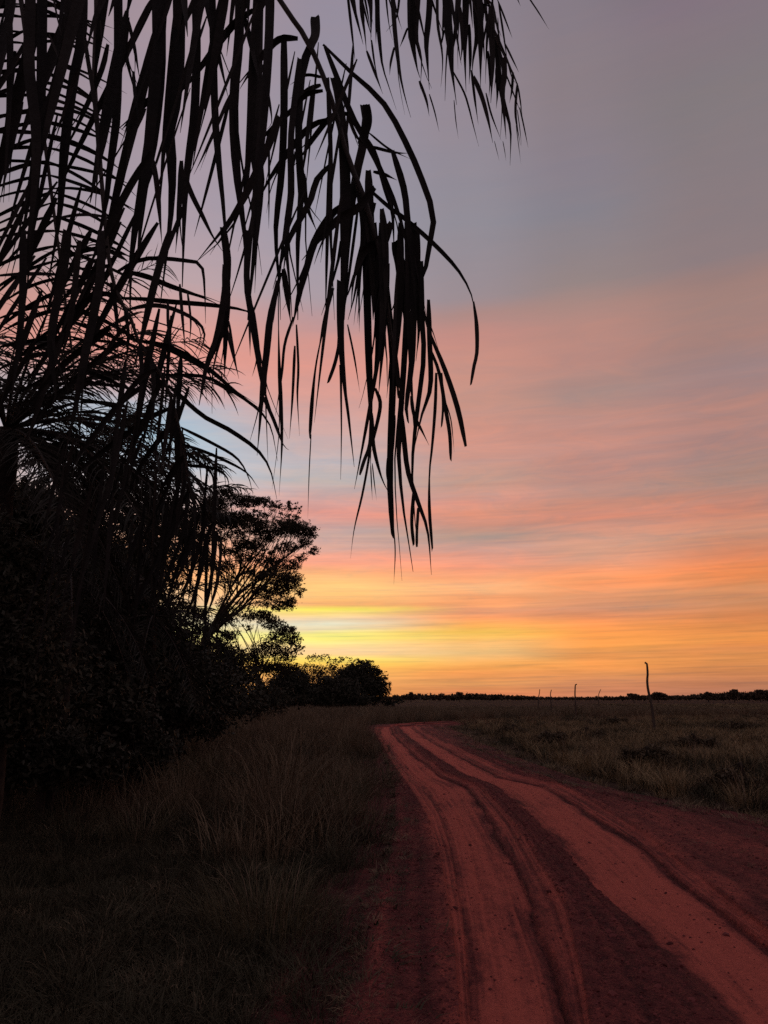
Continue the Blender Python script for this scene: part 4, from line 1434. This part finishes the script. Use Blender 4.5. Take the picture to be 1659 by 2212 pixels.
# sparse sprigs on the red verges
n = 3200
Y3 = (3.2 + rng.random(n) ** 1.5 * 26)
left = rng.random(n) < 0.45
X3 = np.where(left, road_x('gl', Y3) + rng.random(n) ** 2.4 * (road_x('s0', Y3) - road_x('gl', Y3)) * 0.8, road_x('gr', Y3) - rng.random(n) ** 2 * (road_x('gr', Y3) - road_x('s6', Y3)) * 0.8)
scatter('weeds', np.stack([X3, Y3, np.full(n, -0.01)], 1), np.where(rng.random(n) < .6, 7, 5 + rng.integers(0, 2, n)), vec3(rng.uniform(0.22, 0.6, n) + 0.5 * (rng.random(n) < .1), rng.uniform(0.4, 0.8, n)), 'sparse sprigs and litter on the red verges of the track')

# clods and small stones on the loose earth
st_me = bpy.data.meshes.new('clod')
cb = np.array([(x, y, z) for x in (-1, 0, 1) for y in (-1, 0, 1) for z in (-1, 0, 1) if (x, y, z) != (0, 0, 0) and abs(x) + abs(y) + abs(z) != 2], float)
import bmesh
bm = bmesh.new()
for p in cb:
    p = p / np.linalg.norm(p) * rng.uniform(0.75, 1.2)
    bm.verts.new((p[0], p[1], p[2] * 0.65))
bmesh.ops.convex_hull(bm, input=bm.verts)
bm.to_mesh(st_me)
bm.free()
st_me.materials.append(material('earth_clod', (0.13, 0.040, 0.038), 0.4, 20.0, 0.95, 0.05, random_obj=True))
CL = bpy.data.collections.new('clods')
CL.objects.link(bpy.data.objects.new('a_clod', st_me))
GG2 = GG.copy()
for n_ in GG2.nodes:
    if n_.bl_idname == 'GeometryNodeCollectionInfo':
        n_.inputs['Collection'].default_value = CL
n = 26000
Y4 = 2.6 + rng.random(n) ** 1.7 * 24
zone = rng.random(n)
lerp = lambda a, b, t: road_x(a, Y4) * (1 - t) + road_x(b, Y4) * t
tt_ = rng.random(n)
X4 = np.where(zone < .27, lerp('gl', 's0', tt_), np.where(zone < .55, lerp('s3', 's4', tt_), np.where(zone < .92, lerp('s6', 'gr', tt_), lerp('s0', 's6', tt_))))
Z4 = np.full(n, 0.0)
from mathutils.bvhtree import BVHTree
bv = BVHTree.FromPolygons([tuple(p) for p in V_ROAD], [tuple(f) for f in F_ROAD])
for q in range(n):
    h = bv.ray_cast(Vector((X4[q], Y4[q], 1.0)), Vector((0, 0, -1)))
    Z4[q] = h[0].z if h[0] else -0.2
s4 = 0.004 + 0.011 * rng.random(n) ** 3 + 0.02 * (rng.random(n) < 0.012)
cl = scatter('pebbles', np.stack([X4, Y4, Z4], 1), np.zeros(n), vec3(s4, 1.0), 'clods and pebbles lying on the loose red earth of the track')
cl.modifiers[0].node_group = GG2

# grass tussocks one can count
TUS = [(180, 1712, 1.15, 0.55, 520, 'tall tussock in front of the wide dark shrub, its stems fanned out'),
       (400, 1712, 1.18, 0.58, 560, 'broad round tussock of fine grass in front of the squat shrub'),
       (545, 1660, 0.95, 0.34, 240, 'tussock of leaning stems behind the round one, towards the bend'),
       (720, 1755, 0.98, 0.45, 420, 'arching tussock close to the edge of the sandy track'),
       (600, 1810, 0.88, 0.42, 360, 'tussock with long bent stems in the middle of the verge'),
       (580, 2000, 0.60, 0.50, 620, 'wide low tussock nearest the camera with upright straw stems'),
       (795, 1720, 0.66, 0.36, 320, 'small greenish tussock right beside the first bend of the track'),
       (300, 1820, 0.66, 0.36, 260, 'ragged tussock in the dark hollow before the round one'),
       (640, 1590, 1.0, 0.55, 260, 'pale feathery tussock where the tall grass meets the distant clump')]
for i, (u, v, h, rad, nb, lab) in enumerate(TUS):
    p = on_ground(u, v)
    o = empty('grass_tussock', (p[0], p[1], -0.05), lab, 'grass tussock', 'tussocks on the thicket side of the track')
    V, F = tuft_arrays(nb, h, rad, 0.006, 0.85, 300 + i, 6)
    b = mesh_obj('blades', V, F, (M_GRASS, M_TUSS)[i % 2], o)
    tag(b, kind='stuff')
    V, F = tuft_arrays(22, h * 1.45, rad * 0.6, 0.005, 0.55, 340 + i, 7, 1.5)
    b = mesh_obj('seed_stems', V, F, M_STRAW, o)
    tag(b, kind='stuff')

# low shrubs out in the field
FS = [(1400, 1660, 45, 30, 'rounded dark shrub in the field straight below the tallest pole'),
      (1180, 1612, 40, 20, 'flat dark shrub in the field nearest the bend of the track'),
      (1265, 1600, 34, 16, 'small dark shrub in the field below the second tallest pole'),
      (1110, 1590, 30, 13, 'little shrub beside the track where it swings behind the grass'),
      (1605, 1712, 55, 32, 'wide dark shrub at the field edge, close to the red verge'),
      (1500, 1620, 40, 18, 'low brown shrub in the field past the tallest pole'),
      (1330, 1565, 30, 10, 'far low shrub in the field short of the poles'),
      (1580, 1580, 42, 12, 'far wide shrub in the field under the highest horizon tree')]
for i, (u, v, ru, rv, lab) in enumerate(FS):
    p = on_ground(u, v)
    d = p[1]
    g = np.random.default_rng(400 + i)
    pads = [(u + g.uniform(-1.2, 1.2) * ru, v - rv * g.uniform(0.1, 1.1), ru * g.uniform(.18, .42), rv * g.uniform(.3, .6), g.uniform(.5, 1.0)) for _ in range(9)]
    tree('shrub', u, d, pads, lab, 'shrub', 'low shrubs in the open field', per=330, leaf=0.06 + d * 0.0016, thick=0.9, trunk_r=0.03, fork_v=v - rv * 0.6, seed=400 + i, branch=True, mat=M_FSHRUB, sub=10, spread=0.5, tips=1)
